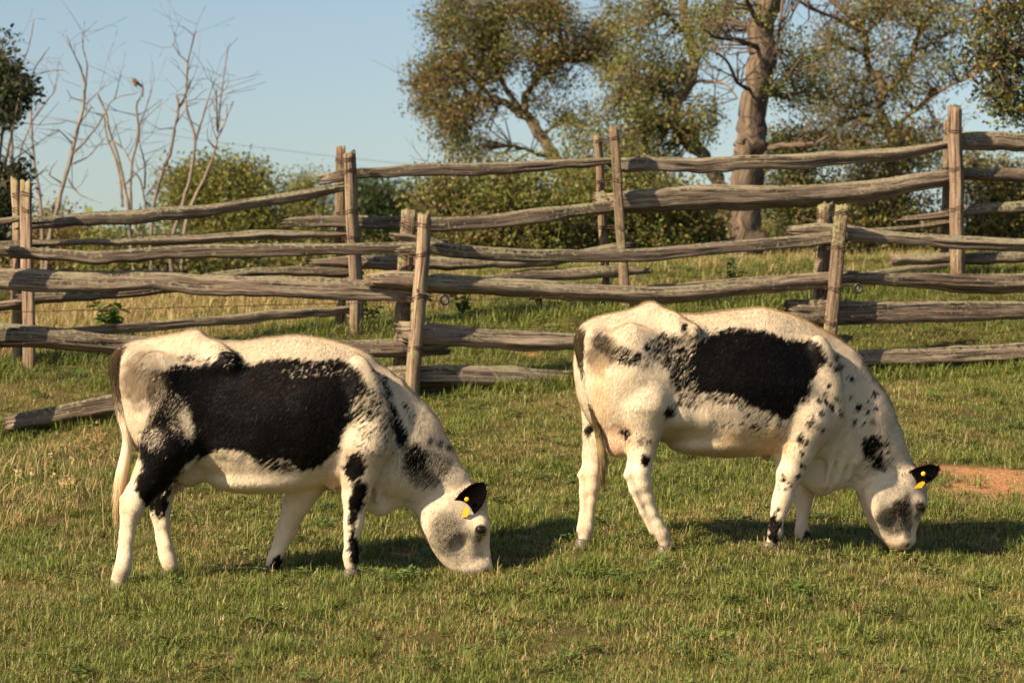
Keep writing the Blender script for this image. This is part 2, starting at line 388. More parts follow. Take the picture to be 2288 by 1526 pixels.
def make_post(parent, xt, yt, xb, yb, w, foot, off, p0, p1, seed):
    rng = np.random.default_rng(seed + 500)
    T = hit_plane(np.array(xt), np.array(yt), p0, p1, off); B = hit_plane(np.array(xb), np.array(yb), p0, p1, off)
    d = (B - T); gz = ground(B[0], B[1]); k = max((T[2] - (gz - .2)) / -d[2], .2); B = T + d * k
    n, nt_ = 40, 20
    t = np.linspace(0, 1, n); C = T + (B - T) * t[:, None]
    bow = (fbm(np.stack([t * 3, 0 * t, 0 * t + seed], -1), seed) - .5) * .03; C = C + np.array((1, 0, 0)) * bow[:, None]
    s = F_PX / (T[1])
    R = w / s / 2 * (1 + .10 * t)
    th = np.arange(nt_) * 2 * math.pi / nt_; S, TH = np.meshgrid(t * 1.4, th, indexing='ij')
    ph = rng.uniform(0, 6.28)
    poly = 1 + .12 * np.cos(TH * 3 + ph) + .07 * np.cos(TH * 5 + ph * 2)
    r = poly * (1 + .18 * (fbm(np.stack([np.cos(TH) * 5, np.sin(TH) * 5, S * 1.2 + seed], -1), seed) - .5)) - .12 * sstep(.3, .15, noise(np.stack([np.cos(TH) * 7, np.sin(TH) * 7, S * 1.3 + seed], -1), seed + 3))
    V = C[:, None] + np.stack([np.cos(TH) * r * R[:, None], np.sin(TH) * r * R[:, None], 0 * TH], -1)
    V[0, :, 2] += rng.uniform(-.012, .018, nt_) + .02 * np.cos(th + ph)
    F = [(i * nt_ + j, (i + 1) * nt_ + j, (i + 1) * nt_ + (j + 1) % nt_, i * nt_ + (j + 1) % nt_) for i in range(n - 1) for j in range(nt_)]
    Vl = V.reshape(-1, 3); U = np.stack([S.ravel(), (TH * .05).ravel()], 1)
    Vl = np.vstack([Vl, T + np.array((0, 0, -.004))]); U = np.vstack([U, [[0, .1]]])
    F += [(j, (j + 1) % nt_, len(Vl) - 1) for j in range(nt_)]
    o = mobj('post', Vl, F, M['post'], parent, True, None, U)
    return o, T, B, R[0]
def tie(post, Ta, Ba, ra, Tb, Bb, rb, z, seed):   # a wire twisted round a pair of posts
    rng = np.random.default_rng(seed)
    def p(T, B): k = (T[2] - z) / (T[2] - B[2]); return T + (B - T) * k
    a, b_ = p(Ta, Ba), p(Tb, Bb)
    mb = MB()
    for q in range(2):
        pts = []
        d = b_ - a; d[2] = 0; l = np.linalg.norm(d); e = d / l; n_ = np.array((-e[1], e[0], 0))
        for k in range(29):
            u = k / 28 * 2 * math.pi; c = math.cos(u)
            r = (rb if c > 0 else ra) * 1.12
            base = a + e * (l if c > 0 else 0)
            pts.append(base + e * c * r + n_ * math.sin(u) * r + np.array((0, 0, .012 * math.sin(u * 2 + seed) + q * .02 + rng.normal(0, .003) + (b_ - a)[2] * 0)))
        mb.tube(pts, .0035, 5, cap=False)
    w_ = a + e * l * .5 - np.array((0, .0, 0)) + n_ * -.03
    mb.tube([w_, w_ + np.array((.03, -.03, .02)), w_ + np.array((.05, -.02, .05))], .003, 5)
    return mb.build('wire_tie', M['wire'], post)

def fence(name, label, posts, spans, line, seed):
    P = [at(px, 760, D) for px, D in line]
    P = [np.array((p[0], p[1], ground(p[0], p[1]))) for p in P]
    root = empty(name, P[1] if len(P) > 1 else P[0], label, 'fence')
    for i, (front, back, ties) in enumerate(posts):
        if front is None: continue
        q0, q1 = P[max(i - 1, 0)], P[min(i + 1, len(P) - 1)]
        # plane through this post along the fence
        d = q1 - q0; a0, a1 = P[i] - d, P[i] + d
        fo, Tf, Bf, rf = make_post(root, *front, 0, .15, a0, a1, seed + i * 2)
        bo, Tb, Bb, rb = make_post(root, *back, 0, -.15, a0, a1, seed + i * 2 + 1)
        for j, dz in enumerate(ties): tie(fo, Tf.copy(), Bf, rf, Tb.copy(), Bb, rb, Tf[2] - dz, seed + j + i * 9)
    for k, (i, rows, off) in enumerate(spans):
        make_rail(root, rows, P[i], P[i + 1], seed * 10 + k, off)
    return root, P
# near fence: posts outside the left edge, behind the first cow's neck, above the second cow's back
F1, P1 = fence('split_rail_fence', 'nearer weathered split rail fence passing close behind both cows', [
    ((-22, 505, -40, 985, 30), (-55, 500, -66, 960, 30), (.12, .45)),
    ((949, 480, 921, 889, 29), (912, 476, 894, 870, 33), (.08, .30, .62, 1.0)),
    ((1882, 462, 1846, 838, 29), (1844, 458, 1822, 826, 32), (.06, .34, .66, .92)),
    ((2810, 440, 2790, 800, 28), (2775, 440, 2765, 790, 30), ())],
   [(0, [(9, 552, 570), (30, 549, 578), (80, 553, 581), (220, 560, 591), (330, 553, 582), (450, 546, 579), (600, 545, 575), (800, 542, 570), (935, 541, 570)], .02),
    (0, [(-120, 600, 650), (60, 598, 655), (200, 605, 655), (330, 603, 650), (450, 612, 661), (600, 618, 665), (750, 622, 672), (850, 630, 674), (942, 647, 673)], -.02),
    (0, [(-120, 716, 780), (60, 727, 777), (150, 735, 783), (260, 750, 790), (500, 762, 800), (700, 762, 800), (850, 757, 800), (984, 752, 795)], -.02),
    (0, [(28, 922, 965), (100, 908, 957), (180, 895, 942), (260, 880, 930), (500, 862, 905), (800, 845, 880), (988, 840, 874)], -.03),
    (1, [(888, 521, 537), (915, 523, 541), (938, 528, 546), (985, 535, 550)], .0),
    (1, [(900, 545, 571), (960, 538, 570), (1000, 543, 577), (1100, 552, 584), (1200, 557, 587), (1320, 558, 588), (1403, 557, 587), (1566, 544, 572), (1760, 529, 557), (1878, 516, 546)], .02),
    (1, [(838, 612, 640), (870, 605, 648), (960, 608, 655), (1100, 620, 661), (1200, 623, 665), (1300, 632, 673), (1480, 640, 678), (1600, 632, 669), (1760, 614, 651), (1895, 602, 638)], .02),
    (1, [(905, 716, 765), (1000, 724, 775), (1100, 733, 778), (1200, 738, 783), (1290, 744, 781), (1600, 752, 788), (1880, 745, 782)], .03),
    (1, [(880, 814, 864), (1000, 812, 868), (1100, 815, 872), (1290, 826, 877), (1600, 822, 866), (1900, 800, 845)], .03),
    (2, [(1778, 505, 523), (1826, 499, 524), (1863, 500, 530), (1895, 503, 539), (1960, 513, 543), (2013, 519, 546), (2135, 526, 559), (2288, 533, 562), (2500, 536, 566)], .0),
    (2, [(1872, 596, 628), (1932, 608, 639), (2053, 608, 645), (2175, 610, 655), (2288, 612, 656), (2500, 616, 660)], .0),
    (2, [(1771, 668, 714), (1871, 667, 725), (1972, 671, 724), (2094, 669, 722), (2288, 667, 714), (2500, 662, 708)], .0),
    (2, [(1850, 785, 826), (1948, 781, 822), (2094, 775, 816), (2288, 765, 807), (2500, 755, 800)], -.02)],
   [(-38, 19.2), (932, 20.0), (1863, 21.3), (2790, 22.3)], 3)
F2, P2 = fence('split_rail_fence', 'farther weathered split rail fence climbing to the right under the trees', [
    ((-700, 440, -690, 860, 26), (-725, 440, -715, 840, 22), ()),
    ((59, 410, 66, 815, 26), (39, 403, 38, 800, 21), (.10, .22)),
    ((778, 342, 796, 741, 27), (760, 333, 760, 722, 19), (.06, .16, .5, .72)),
    ((1372, 288, 1398, 692, 21), (1338, 304, 1356, 690, 18), (.10, .46, .86)),
    ((2133, 240, 2142, 608, 31), (2117, 268, 2108, 604, 18), (.22, .56, .92)),
    ((2960, 220, 2965, 560, 26), (2940, 220, 2940, 560, 20), ())],
   [(0, [(-500, 500, 525), (-200, 495, 515), (0, 487, 504), (47, 482, 497)], 0), (0, [(-500, 550, 580), (-200, 542, 568), (45, 535, 560)], 0), (0, [(-500, 640, 670), (-100, 620, 650), (45, 600, 625)], 0), (0, [(-500, 710, 740), (-200, 695, 720), (48, 666, 690)], 0),
    (1, [(62, 486, 512), (183, 477, 508), (312, 468, 501), (404, 460, 492), (477, 455, 484), (600, 436, 460), (695, 421, 446), (775, 411, 427)], 0),
    (1, [(60, 535, 553), (228, 534, 548), (342, 524, 548), (494, 519, 543), (600, 512, 536), (695, 513, 533), (782, 511, 528)], 0),
    (1, [(60, 654, 681), (228, 648, 672), (380, 630, 655), (500, 604, 628), (600, 596, 617), (795, 596, 618)], 0),
    (1, [(60, 742, 757), (160, 731, 744), (228, 724, 747), (342, 714, 739), (494, 703, 728), (600, 690, 718), (782, 681, 703)], 0),
    (2, [(731, 388, 412), (760, 380, 410), (794, 375, 402), (850, 373, 400), (904, 366, 397), (980, 364, 394), (1070, 363, 392), (1217, 357, 382), (1372, 353, 367)], 0),
    (2, [(646, 484, 506), (771, 481, 510), (980, 485, 516), (1070, 481, 513), (1217, 463, 499), (1300, 456, 485), (1395, 446, 470)], .01),
    (2, [(706, 579, 595), (809, 569, 601), (942, 571, 603), (1056, 573, 601), (1200, 572, 598), (1300, 556, 576), (1398, 539, 556)], 0),
    (2, [(770, 642, 667), (1000, 628, 652), (1200, 600, 628), (1385, 592, 619), (1440, 597, 612)], 0),
    (3, [(1340, 432, 462), (1352, 430, 472)], -.02),
    (3, [(1376, 352, 384), (1460, 352, 385), (1566, 353, 386), (1688, 347, 381), (1810, 342, 376), (1932, 336, 366), (2033, 327, 354), (2132, 313, 331)], 0),
    (3, [(1370, 428, 478), (1460, 419, 475), (1566, 412, 471), (1688, 413, 467), (1850, 409, 458), (1972, 398, 448), (2054, 386, 428), (2140, 375, 411)], 0),
    (3, [(1390, 566, 582), (1566, 552, 568), (1760, 532, 552), (1900, 512, 530), (2013, 506, 517), (2140, 487, 500)], 0),
    (3, [(1400, 640, 656), (1700, 617, 640), (1900, 612, 632), (2005, 597, 610), (2140, 583, 597)], 0),
    (4, [(2140, 290, 334), (2216, 289, 334), (2288, 294, 338), (2600, 296, 338)], 0),
    (4, [(2140, 374, 402), (2220, 376, 404), (2288, 375, 407), (2600, 380, 410)], 0),
    (4, [(2018, 483, 496), (2080, 476, 493), (2127, 468, 490), (2159, 460, 485), (2288, 448, 476), (2600, 425, 455)], 0),
    (4, [(2000, 568, 592), (2060, 565, 592), (2127, 563, 589), (2200, 563, 592), (2288, 561, 587), (2600, 556, 584)], .01)],
   [(-700, 20.2), (52, 21.3), (770, 22.4), (1372, 23.2), (2132, 24.3), (2955, 25.3)], 7)
# the short stub under rail two at the third pair of posts is a block: keep it thick
# barbed wire along the near fence
def strand(root, rows, i0, seed, barbs=True):
    rng = np.random.default_rng(seed)
    pts = []
    for px, py in rows:
        i = 0 if px < 932 else (1 if px < 1863 else 2)
        pts.append(hit_plane(np.array(float(px)), np.array(float(py)), P1[i], P1[i + 1], .17))
    pts = smooth_path(np.array(pts), 160); pts[:, 2] += rng.normal(0, .002, len(pts))
    mb = MB(); mb.tube(pts, .0028, 5)
    for k in range(4, 158, 3):
        p = pts[k]
        for a in (0.6, 2.2): mb.tube([p + np.array((-.012 * math.cos(a), -.008, -.014 * math.sin(a))), p + np.array((.012 * math.cos(a), .008, .014 * math.sin(a)))], .0022, 4)
    return mb.build('barbed_wire', M['wire'], root)
strand(F1, [(-120, 702), (300, 690), (600, 682), (932, 674), (1300, 662), (1600, 650), (1863, 640), (2500, 620)], 0, 1)
strand(F1, [(-120, 775), (300, 758), (600, 750), (932, 738), (1290, 728), (1600, 716), (1863, 708), (2100, 704), (2288, 702), (2500, 700)], 0, 2)
# electric fence stand-offs: a bent rod from the post with a pigtail ring
for k, (px, py, bx, by, i) in enumerate([(993, 670, 932, 632, 1), (1917, 645, 1866, 622, 2), (-14, 676, -38, 640, 0)]):
    p0, p1 = P1[max(i, 0)], P1[min(i + 1, 3)]
    root = empty('electric_fence_standoff', hit_plane(np.array(float(bx)), np.array(float(by)), p0, p1, .16), ['pigtail rod insulator with black ring on the post behind the first cow', 'pigtail rod insulator with dark ring on the post above the second cow', 'pigtail rod insulator just outside the left edge, its ring shadow on the third rail'][k], 'insulator', 'electric fence insulators')
    a = np.array(root.location); c = hit_plane(np.array(float(px)), np.array(float(py)), p0, p1, .44)
    e = hit_plane(np.array(px - 23.), np.array(py - 10.), p0, p1, .34)
    mb = MB(); mb.tube(smooth_path([a, a + np.array((0.005, -.05, -.07)), a * .45 + e * .55 + np.array((0, 0, -.03)), e, c + np.array((0, 0, .035))], 16), .004, 6); mb.build('rod', M['wire'], root)
    th = np.linspace(0, 2.15 * math.pi, 34)
    ring = c + np.stack([np.cos(th + 1.6) * .028, np.linspace(-.012, .012, 34), np.sin(th + 1.6) * .034], 1)
    mb = MB(); mb.tube(ring, .0095, 8); mb.build('ring', M['rubber'], root)

# ------------------------------------------------------------------ cows
def surface_nets(Fv, org, h):
    ins = Fv < 0
    nx, ny, nz = Fv.shape
    c = np.zeros((nx - 1, ny - 1, nz - 1), np.uint8)
    offs = [(a, b_, d) for a in (0, 1) for b_ in (0, 1) for d in (0, 1)]
    for a, b_, d in offs: c += ins[a:nx - 1 + a, b_:ny - 1 + b_, d:nz - 1 + d]
    I, J, K = np.nonzero((c > 0) & (c < 8))
    vid = -np.ones(c.shape, np.int64); vid[I, J, K] = np.arange(len(I))
    acc = np.zeros((len(I), 3)); cnt = np.zeros(len(I))
    for o in offs:
        for ax in range(3):
            if o[ax]: continue
            o2 = list(o); o2[ax] = 1
            f0 = Fv[I + o[0], J + o[1], K + o[2]]; f1 = Fv[I + o2[0], J + o2[1], K + o2[2]]
            m_ = (f0 < 0) != (f1 < 0)
            t = np.where(m_, f0 / np.where(m_, f0 - f1, 1), 0)
            p = np.tile(np.array(o, float), (len(I), 1)); p[:, ax] = t
            acc += p * m_[:, None]; cnt += m_
    V = (np.stack([I, J, K], 1) + acc / cnt[:, None]) * h + org
    quads = []
    for ax in range(3):
        s0 = [slice(1, -1)] * 3; s0[ax] = slice(0, -1); s1 = [slice(1, -1)] * 3; s1[ax] = slice(1, None)
        a_, b_ = ins[tuple(s0)], ins[tuple(s1)]
        E_ = np.argwhere(a_ != b_); flip = b_[tuple(E_.T)]
        e = E_.copy()
        for q in range(3):
            if q != ax: e[:, q] += 1
        u, w = [(1, 2), (2, 0), (0, 1)][ax]
        def cell(du, dw):
            z = e.copy(); z[:, u] -= du; z[:, w] -= dw; return vid[z[:, 0], z[:, 1], z[:, 2]]
        q = np.stack([cell(1, 1), cell(0, 1), cell(0, 0), cell(1, 0)], 1)
        q[flip] = q[flip][:, ::-1]; quads.append(q)
    return V, np.concatenate(quads)
def vnormals(V, Q):
    n = np.cross(V[Q[:, 2]] - V[Q[:, 0]], V[Q[:, 3]] - V[Q[:, 1]])
    N_ = np.zeros_like(V)
    for k in range(4): np.add.at(N_, Q[:, k], n)
    return N_ / (np.linalg.norm(N_, axis=1)[:, None] + 1e-12)
def seg_dist(px, py, poly):            # signed distance to a polygon in pixels, positive inside
    P = np.array(poly, float); Q = np.roll(P, -1, 0); d = np.full(px.shape, 1e9); ins = np.zeros(px.shape, bool)
    for (x0, y0), (x1, y1) in zip(P, Q):
        ex, ey = x1 - x0, y1 - y0
        t = np.clip(((px - x0) * ex + (py - y0) * ey) / (ex * ex + ey * ey + 1e-9), 0, 1)
        d = np.minimum(d, np.hypot(px - x0 - t * ex, py - y0 - t * ey))
        cr = (y0 > py) != (y1 > py)
        ins ^= cr & (px < (x1 - x0) * (py - y0) / (y1 - y0 + 1e-12) + x0)
    return np.where(ins, d, -d)
def ell(px, py, cx, cy, rx, ry, ang=0):  # 1 at the centre, 0 on the rim, negative outside
    a = math.radians(ang); x, y = px - cx, py - cy
    u = (x * math.cos(a) + y * math.sin(a)) / rx; v = (-x * math.sin(a) + y * math.cos(a)) / ry
    return 1 - np.sqrt(u * u + v * v)

class Cow:
    def __init__(s, name, label, px, py, D, yaw, seed):
        s.a = math.radians(yaw); s.O = at(px, py, D); s.O[2] = 0
        s.eu = np.array((math.cos(s.a), math.sin(s.a), 0)); s.ev = np.array((math.sin(s.a), -math.cos(s.a), 0)); s.ez = np.array((0, 0, 1.))
        s.s = F_PX / D; s.rng = np.random.default_rng(seed); s.seed = seed; s.ops = []; s.legcut = py - 195
        base = s.O.copy(); base[2] = ground(base[0], base[1])
        s.root = empty(name, base, label, 'cow', 'grazing cows')
    def P(s, px, py, v=0.0):           # pixel + sideways offset (towards the viewer) -> cow space (u, v, z)
        r = ray(px, py); t = (v + (s.O - CAM) @ s.ev) / (r @ s.ev); X = CAM + t * r
        return np.array(((X - s.O) @ s.eu, v, X[2]))
    def W(s, L): return s.O + L[..., 0:1] * s.eu + L[..., 1:2] * s.ev + L[..., 2:3] * s.ez
    # --- shapes
    def chain(s, J, k=.03, vs=1.0):    # J: (px, py, v, r px)
        J = [(s.P(a, b_, v), r / s.s * (.84 if (r < 28 and b_ > s.legcut and vs == 1.0) else 1)) for a, b_, v, r in J]
        for (p, r0), (q, r1) in zip(J[:-1], J[1:]): s.ops.append(('cap', p, q, r0, r1, k, vs))
    def blob(s, px, py, v, rx, ry, rv, k=.05, ang=0, sub=False):
        s.ops.append(('ell', s.P(px, py, v), np.array((rx / s.s, rv, ry / s.s)), math.radians(ang), k, sub))
    def loftu(s, st, k=.03, pw=2.4, low=.19):
        u = []; t = []; b_ = []; w = []
        for px, y0, y1, hw in st:
            A = s.P(px, y0); B = s.P(px, y1); u.append(A[0]); t.append(A[2]); b_.append(B[2]); w.append(hw)
        s.ops.append(('lu', np.array(u), np.array(t), np.array(b_), np.array(w), pw, low, k))
    def loftz(s, st, k=.05, v0=0.0, pw=2.3):
        z = []; c = []; hu = []; hv = []
        for py, x0, x1, hw in st[::-1]:
            A = s.P(x0, py, v0); B = s.P(x1, py, v0); z.append((A[2] + B[2]) / 2); c.append((A[0] + B[0]) / 2); hu.append((B[0] - A[0]) / 2); hv.append(hw)
        s.ops.append(('lz', np.array(z), np.array(c), np.array(hu), np.array(hv), v0, pw, k))
    def field(s, h):
        lo = np.array((9., 9, 9)); hi = -lo
        def box(o):
            if o[0] == 'cap': r = max(o[3], o[4]); return np.minimum(o[1], o[2]) - r, np.maximum(o[1], o[2]) + r
            if o[0] == 'ell': r = max(o[2][0], o[2][2]); r = np.array((r, o[2][1], r)); return o[1] - r, o[1] + r
            if o[0] == 'lu': return np.array((o[1].min(), -o[4].max(), o[3].min())), np.array((o[1].max(), o[4].max(), o[2].max()))
            return np.array(((o[2] - o[3]).min(), o[5] - o[4].max(), o[1].min())), np.array(((o[2] + o[3]).max(), o[5] + o[4].max(), o[1].max()))
        for o in s.ops: a, b_ = box(o); lo = np.minimum(lo, a); hi = np.maximum(hi, b_)
        lo -= .06; hi += .06
        ax = [np.arange(lo[i], hi[i], h) for i in range(3)]
        Fv = np.full([len(a) for a in ax], 1.0, np.float32)
        for o in s.ops:
            k = o[-1] if o[0] in ('lu', 'lz') else (o[5] if o[0] == 'cap' else o[4])
            a, b_ = box(o); pad = k + .07
            sl = tuple(slice(max(0, int((a[i] - pad - lo[i]) / h)), max(0, int((b_[i] + pad - lo[i]) / h) + 2)) for i in range(3))
            u = ax[0][sl[0]][:, None, None].astype(np.float32); v = ax[1][sl[1]][None, :, None].astype(np.float32); z = ax[2][sl[2]][None, None, :].astype(np.float32)
            if o[0] == 'cap':
                p, q, r0, r1, _, vs = o[1:]; d = q - p
                t = np.clip(((u - p[0]) * d[0] + (v - p[1]) * d[1] + (z - p[2]) * d[2]) / (d @ d), 0, 1)
                dist = np.sqrt((u - p[0] - t * d[0]) ** 2 + ((v - p[1] - t * d[1]) * vs) ** 2 + (z - p[2] - t * d[2]) ** 2) - (r0 + (r1 - r0) * t)
            elif o[0] == 'ell':
                c, r, an, _, sub = o[1:]; ca, sa = math.cos(an), math.sin(an)
                x = (u - c[0]) * ca + (z - c[2]) * sa; y = -(u - c[0]) * sa + (z - c[2]) * ca
                dist = (np.sqrt((x / r[0]) ** 2 + ((v - c[1]) / r[1]) ** 2 + (y / r[2]) ** 2) - 1) * float(min(r))
                if sub:
                    cur = Fv[sl]; A = cur; B = -dist; hh = np.clip(.5 + .5 * (A - B) / k, 0, 1); Fv[sl] = B * (1 - hh) + A * hh + k * hh * (1 - hh); continue
            elif o[0] == 'lu':
                us, t, b_, w, pw, low, _ = o[1:]
                uc = np.clip(u, us[0], us[-1]); tt = pchip(us, t, uc); bb = pchip(us, b_, uc); ww = pchip(us, w, uc)
                zc = (tt + bb) / 2; hz = (tt - bb) / 2; zr = (z - zc) / hz
                wz = ww * (1 - low * np.clip(zr, 0, 1) * 2)
                dist = ((np.abs(zr) ** pw + np.abs(v / wz) ** pw) ** (1 / pw) - 1) * np.minimum(hz, ww)
                ou = np.abs(u - uc); dist = np.where(ou > 0, np.sqrt(np.maximum(dist, 0) ** 2 + ou ** 2), dist)
            else:
                zs, c, hu, hv, v0, pw, _ = o[1:]
                zc = np.clip(z, zs[0], zs[-1]); cc = pchip(zs, c, zc); uu = pchip(zs, hu, zc); vv = pchip(zs, hv, zc)
                dist = ((np.abs((u - cc) / uu) ** pw + np.abs((v - v0) / vv) ** pw) ** (1 / pw) - 1) * np.minimum(uu, vv)
                ou = np.abs(z - zc); dist = np.where(ou > 0, np.sqrt(np.maximum(dist, 0) ** 2 + ou ** 2), dist)
            A = Fv[sl]; hh = np.clip(.5 + .5 * (A - dist) / k, 0, 1)
            Fv[sl] = A * (1 - hh) + dist * hh - k * hh * (1 - hh)
        return Fv, lo
    def coat(s, L, jitter=0.0, rng=None):   # colour of the coat at cow-space points
        X = s.W(L); px, py = project(X); px0, py0 = px, py
        wf = np.stack([(L[:, 0] * .7 + L[:, 2] * .7) * 28, L[:, 1] * 40, (-L[:, 0] * .7 + L[:, 2] * .7) * 60], -1)   # ragged along the lie of the hair
        k_ = (noise(wf, s.seed + 70) - .5) * 12 + (noise(wf * 2.3, s.seed + 71) - .5) * 6
        px = px + k_ * .7 + (noise(wf * .5, s.seed + 72) - .5) * 6; py = py + k_ * .8
        f = np.full(px.shape, -60.0)
        for poly in s.black: f = np.maximum(f, seg_dist(px, py, poly))
        f = np.clip(f, -13, 13)
        flow = np.stack([(L[:, 0] * .7 + L[:, 2] * .7) * 40, L[:, 1] * 60, (-L[:, 0] * .7 + L[:, 2] * .7) * 120], -1)
        nz = (noise(flow, s.seed) - .5) * 2 + (noise(flow * 2.1, s.seed + 4) - .5) * 1.0
        mx_ = np.zeros(px.shape); so = np.zeros(px.shape)
        for cx, cy, rx, ry, an in s.soft: so = np.maximum(so, sstep(0, .3, ell(px, py, cx, cy, rx, ry, an)))   # evenly mixed grey hair
        for cx, cy, rx, ry, an, val in s.mixed:
            w = sstep(0, .6, ell(px, py, cx, cy, rx, ry, an)); f = f * (1 - w) + val * w; mx_ = np.maximum(mx_, w)
        for cx, cy, rx, ry, an in s.spots: f = np.maximum(f, ell(px, py, cx, cy, rx, ry, an) * min(rx, ry) * 1.3)
        f = f + nz * s.amp * (1 + .6 * mx_) * (1 - .72 * so) * (1.0 if rng is not None else .6)
        if rng is not None: f = f + rng.normal(0, jitter, len(f)) * (1 + 1.3 * mx_ + 2.4 * so)
        wd_ = 3.5 if rng is not None else 3.5 + 5 * so
        b_ = sstep(-wd_, wd_, f)
        wv = noise(L * 7, s.seed + 8)
        white = np.array((.69, .57, .41)) * (.86 + .2 * wv[:, None])
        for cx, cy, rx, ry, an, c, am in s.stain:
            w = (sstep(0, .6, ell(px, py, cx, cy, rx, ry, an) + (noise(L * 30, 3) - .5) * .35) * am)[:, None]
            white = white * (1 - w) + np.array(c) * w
        blk = np.array((.0026, .0021, .0019)) * (1 + .8 * noise(L * 15, 2)[:, None])
        for cx, cy, rx, ry, an, c, am in s.stain2:
            w = (sstep(0, .6, ell(px, py, cx, cy, rx, ry, an)) * am)[:, None]; blk = blk * (1 - w) + np.array(c) * w
        return white * (1 - b_[:, None]) + blk * b_[:, None], px0, py0
    def build(s, h=.009, nhair=240000):
        Fv, lo = s.field(h)
        V, Q = surface_nets(Fv, lo, h)
        for it in range(2):                # relax the voxel steps
            S = np.zeros_like(V); n = np.zeros(len(V))
            for k in range(4):
                for j in (1, 3): np.add.at(S, Q[:, k], V[Q[:, (k + j) % 4]]); np.add.at(n, Q[:, k], 1)
            V = V * .45 + S / n[:, None] * .55
        N0 = vnormals(V, Q); V = V + N0 * ((fbm(V * 7, s.seed + 60, 2) - .5) * .014 + (fbm(V * np.array((16, 16, 9)), s.seed + 61, 2) - .5) * .004)[:, None]
        Wd = s.W(V)
        gz = ground(Wd[:, 0], Wd[:, 1])
        c, px, py = s.coat(V)
        s.body = mobj('body', Wd, Q, M['coat'], s.root, True, c)
        s.body['label'] = s.body_label
        Nn = vnormals(V, Q)
        # short coat of hair lying along the body
        tri = np.linalg.norm(np.cross(V[Q[:, 2]] - V[Q[:, 0]], V[Q[:, 3]] - V[Q[:, 1]]), axis=1)
        rng = s.rng; fi = rng.choice(len(Q), nhair, p=tri / tri.sum())
        w = rng.random((nhair, 2)); A, B, C, D = (V[Q[fi, k]] for k in range(4))
        R = (A * (1 - w[:, :1]) + B * w[:, :1]) * (1 - w[:, 1:]) + (D * (1 - w[:, :1]) + C * w[:, :1]) * w[:, 1:]
        n = Nn[Q[fi, 0]]
        col_, px, py = s.coat(R, 1.6, rng)
        legw = s.legmask(px, py); face = sstep(0, .2, ell(px, py, *s.face))
        d = np.tile(np.array((-.62, 0, -.62)), (nhair, 1)) + rng.normal(0, .16, (nhair, 3))
        swirl = (noise(R * 3, s.seed + 31) - .5) * .9
        d[:, 0] += swirl * .5; d[:, 2] -= np.abs(swirl) * .2
        d[:, 0] = d[:, 0] * (1 - legw); d[:, 2] = d[:, 2] * (1 - legw) - legw
        d[:, 0] = d[:, 0] * (1 - face) + .15 * face
        d -= n * (d * n).sum(1)[:, None]; d /= np.linalg.norm(d, axis=1)[:, None] + 1e-9
        ridge = np.clip(n[:, 2], 0, 1) ** 2
        ln = (.024 + .014 * ridge) * (1 - .55 * legw) * (1 - .55 * face) * rng.uniform(.6, 1.3, nhair)
        lift = rng.uniform(.05, .22, nhair) + .22 * ridge
        tip = R + ln[:, None] * (d * np.cos(lift)[:, None] + n * np.sin(lift)[:, None])
        sd = np.cross(n, d); wd = (.0013 * rng.uniform(.7, 1.3, nhair))[:, None]
        HV = np.stack([R - sd * wd - n * .001, R + sd * wd - n * .001, tip], 1).reshape(-1, 3)
        nj = n + rng.normal(0, .11, (nhair, 3)) + d * .04; nj /= np.linalg.norm(nj, axis=1)[:, None]; HN = np.repeat(nj @ np.stack([s.eu, s.ev, s.ez]), 3, 0)
        dk = col_.mean(1) < .05; col_[dk] *= np.exp(rng.normal(.15, .9, (int(dk.sum()), 1))); HC = np.repeat(col_ * rng.uniform(.8, 1.08, (nhair, 1)), 3, 0)  # dark hair tones varied at random, painting the black coat's streaky sheen
        o = mobj('coat_hair', s.W(HV), np.arange(nhair * 3).reshape(-1, 3), M['hair'], s.root, True, HC, None, HN)
        o['kind'] = 'stuff'
    def legmask(s, px, py):
        return sstep(s.leg_y - 20, s.leg_y + 25, py) * (1 - sstep(0, .15, ell(px, py, *s.headbox)))
    # --- parts
    def hoof(s, px, py, v, w, ang=0.0):
        c = s.P(px, py, v); W0 = s.W(c); gz = ground(W0[0], W0[1]); r = w / s.s
        th = np.arange(20) * 2 * math.pi / 20
        V = []; prof = [(0, 1.12), (.35, 1.06), (.8, .95), (1.0, .82)]
        hgt = .055
        for t, k in prof:
            x = np.cos(th) * r * k + np.where(np.cos(th) > 0, .35 * r * (1 - t) * np.cos(th), 0)
            y = np.sin(th) * r * k * .85 * (1 - .25 * np.exp(-((th - 0) ** 2) / .02) * 0)
            cl = 1 - .22 * np.exp(-(np.sin(th) ** 2) / .02) * (np.cos(th) > 0)     # cleft at the toe
            V.append(np.stack([x * cl, y, np.full(20, t * hgt)], 1))
        V = np.concatenate(V); V = np.vstack([V, [[0, 0, hgt]]])
        F = [(i * 20 + j, i * 20 + (j + 1) % 20, (i + 1) * 20 + (j + 1) % 20, (i + 1) * 20 + j) for i in range(3) for j in range(20)] + [(60 + j, 60 + (j + 1) % 20, 80) for j in range(20)]
        L = V.copy(); L[:, 0] += c[0]; L[:, 1] += c[1]; L[:, 2] += gz - .008
        return mobj('hoof', s.W(L), F, M['hoof'], s.root)
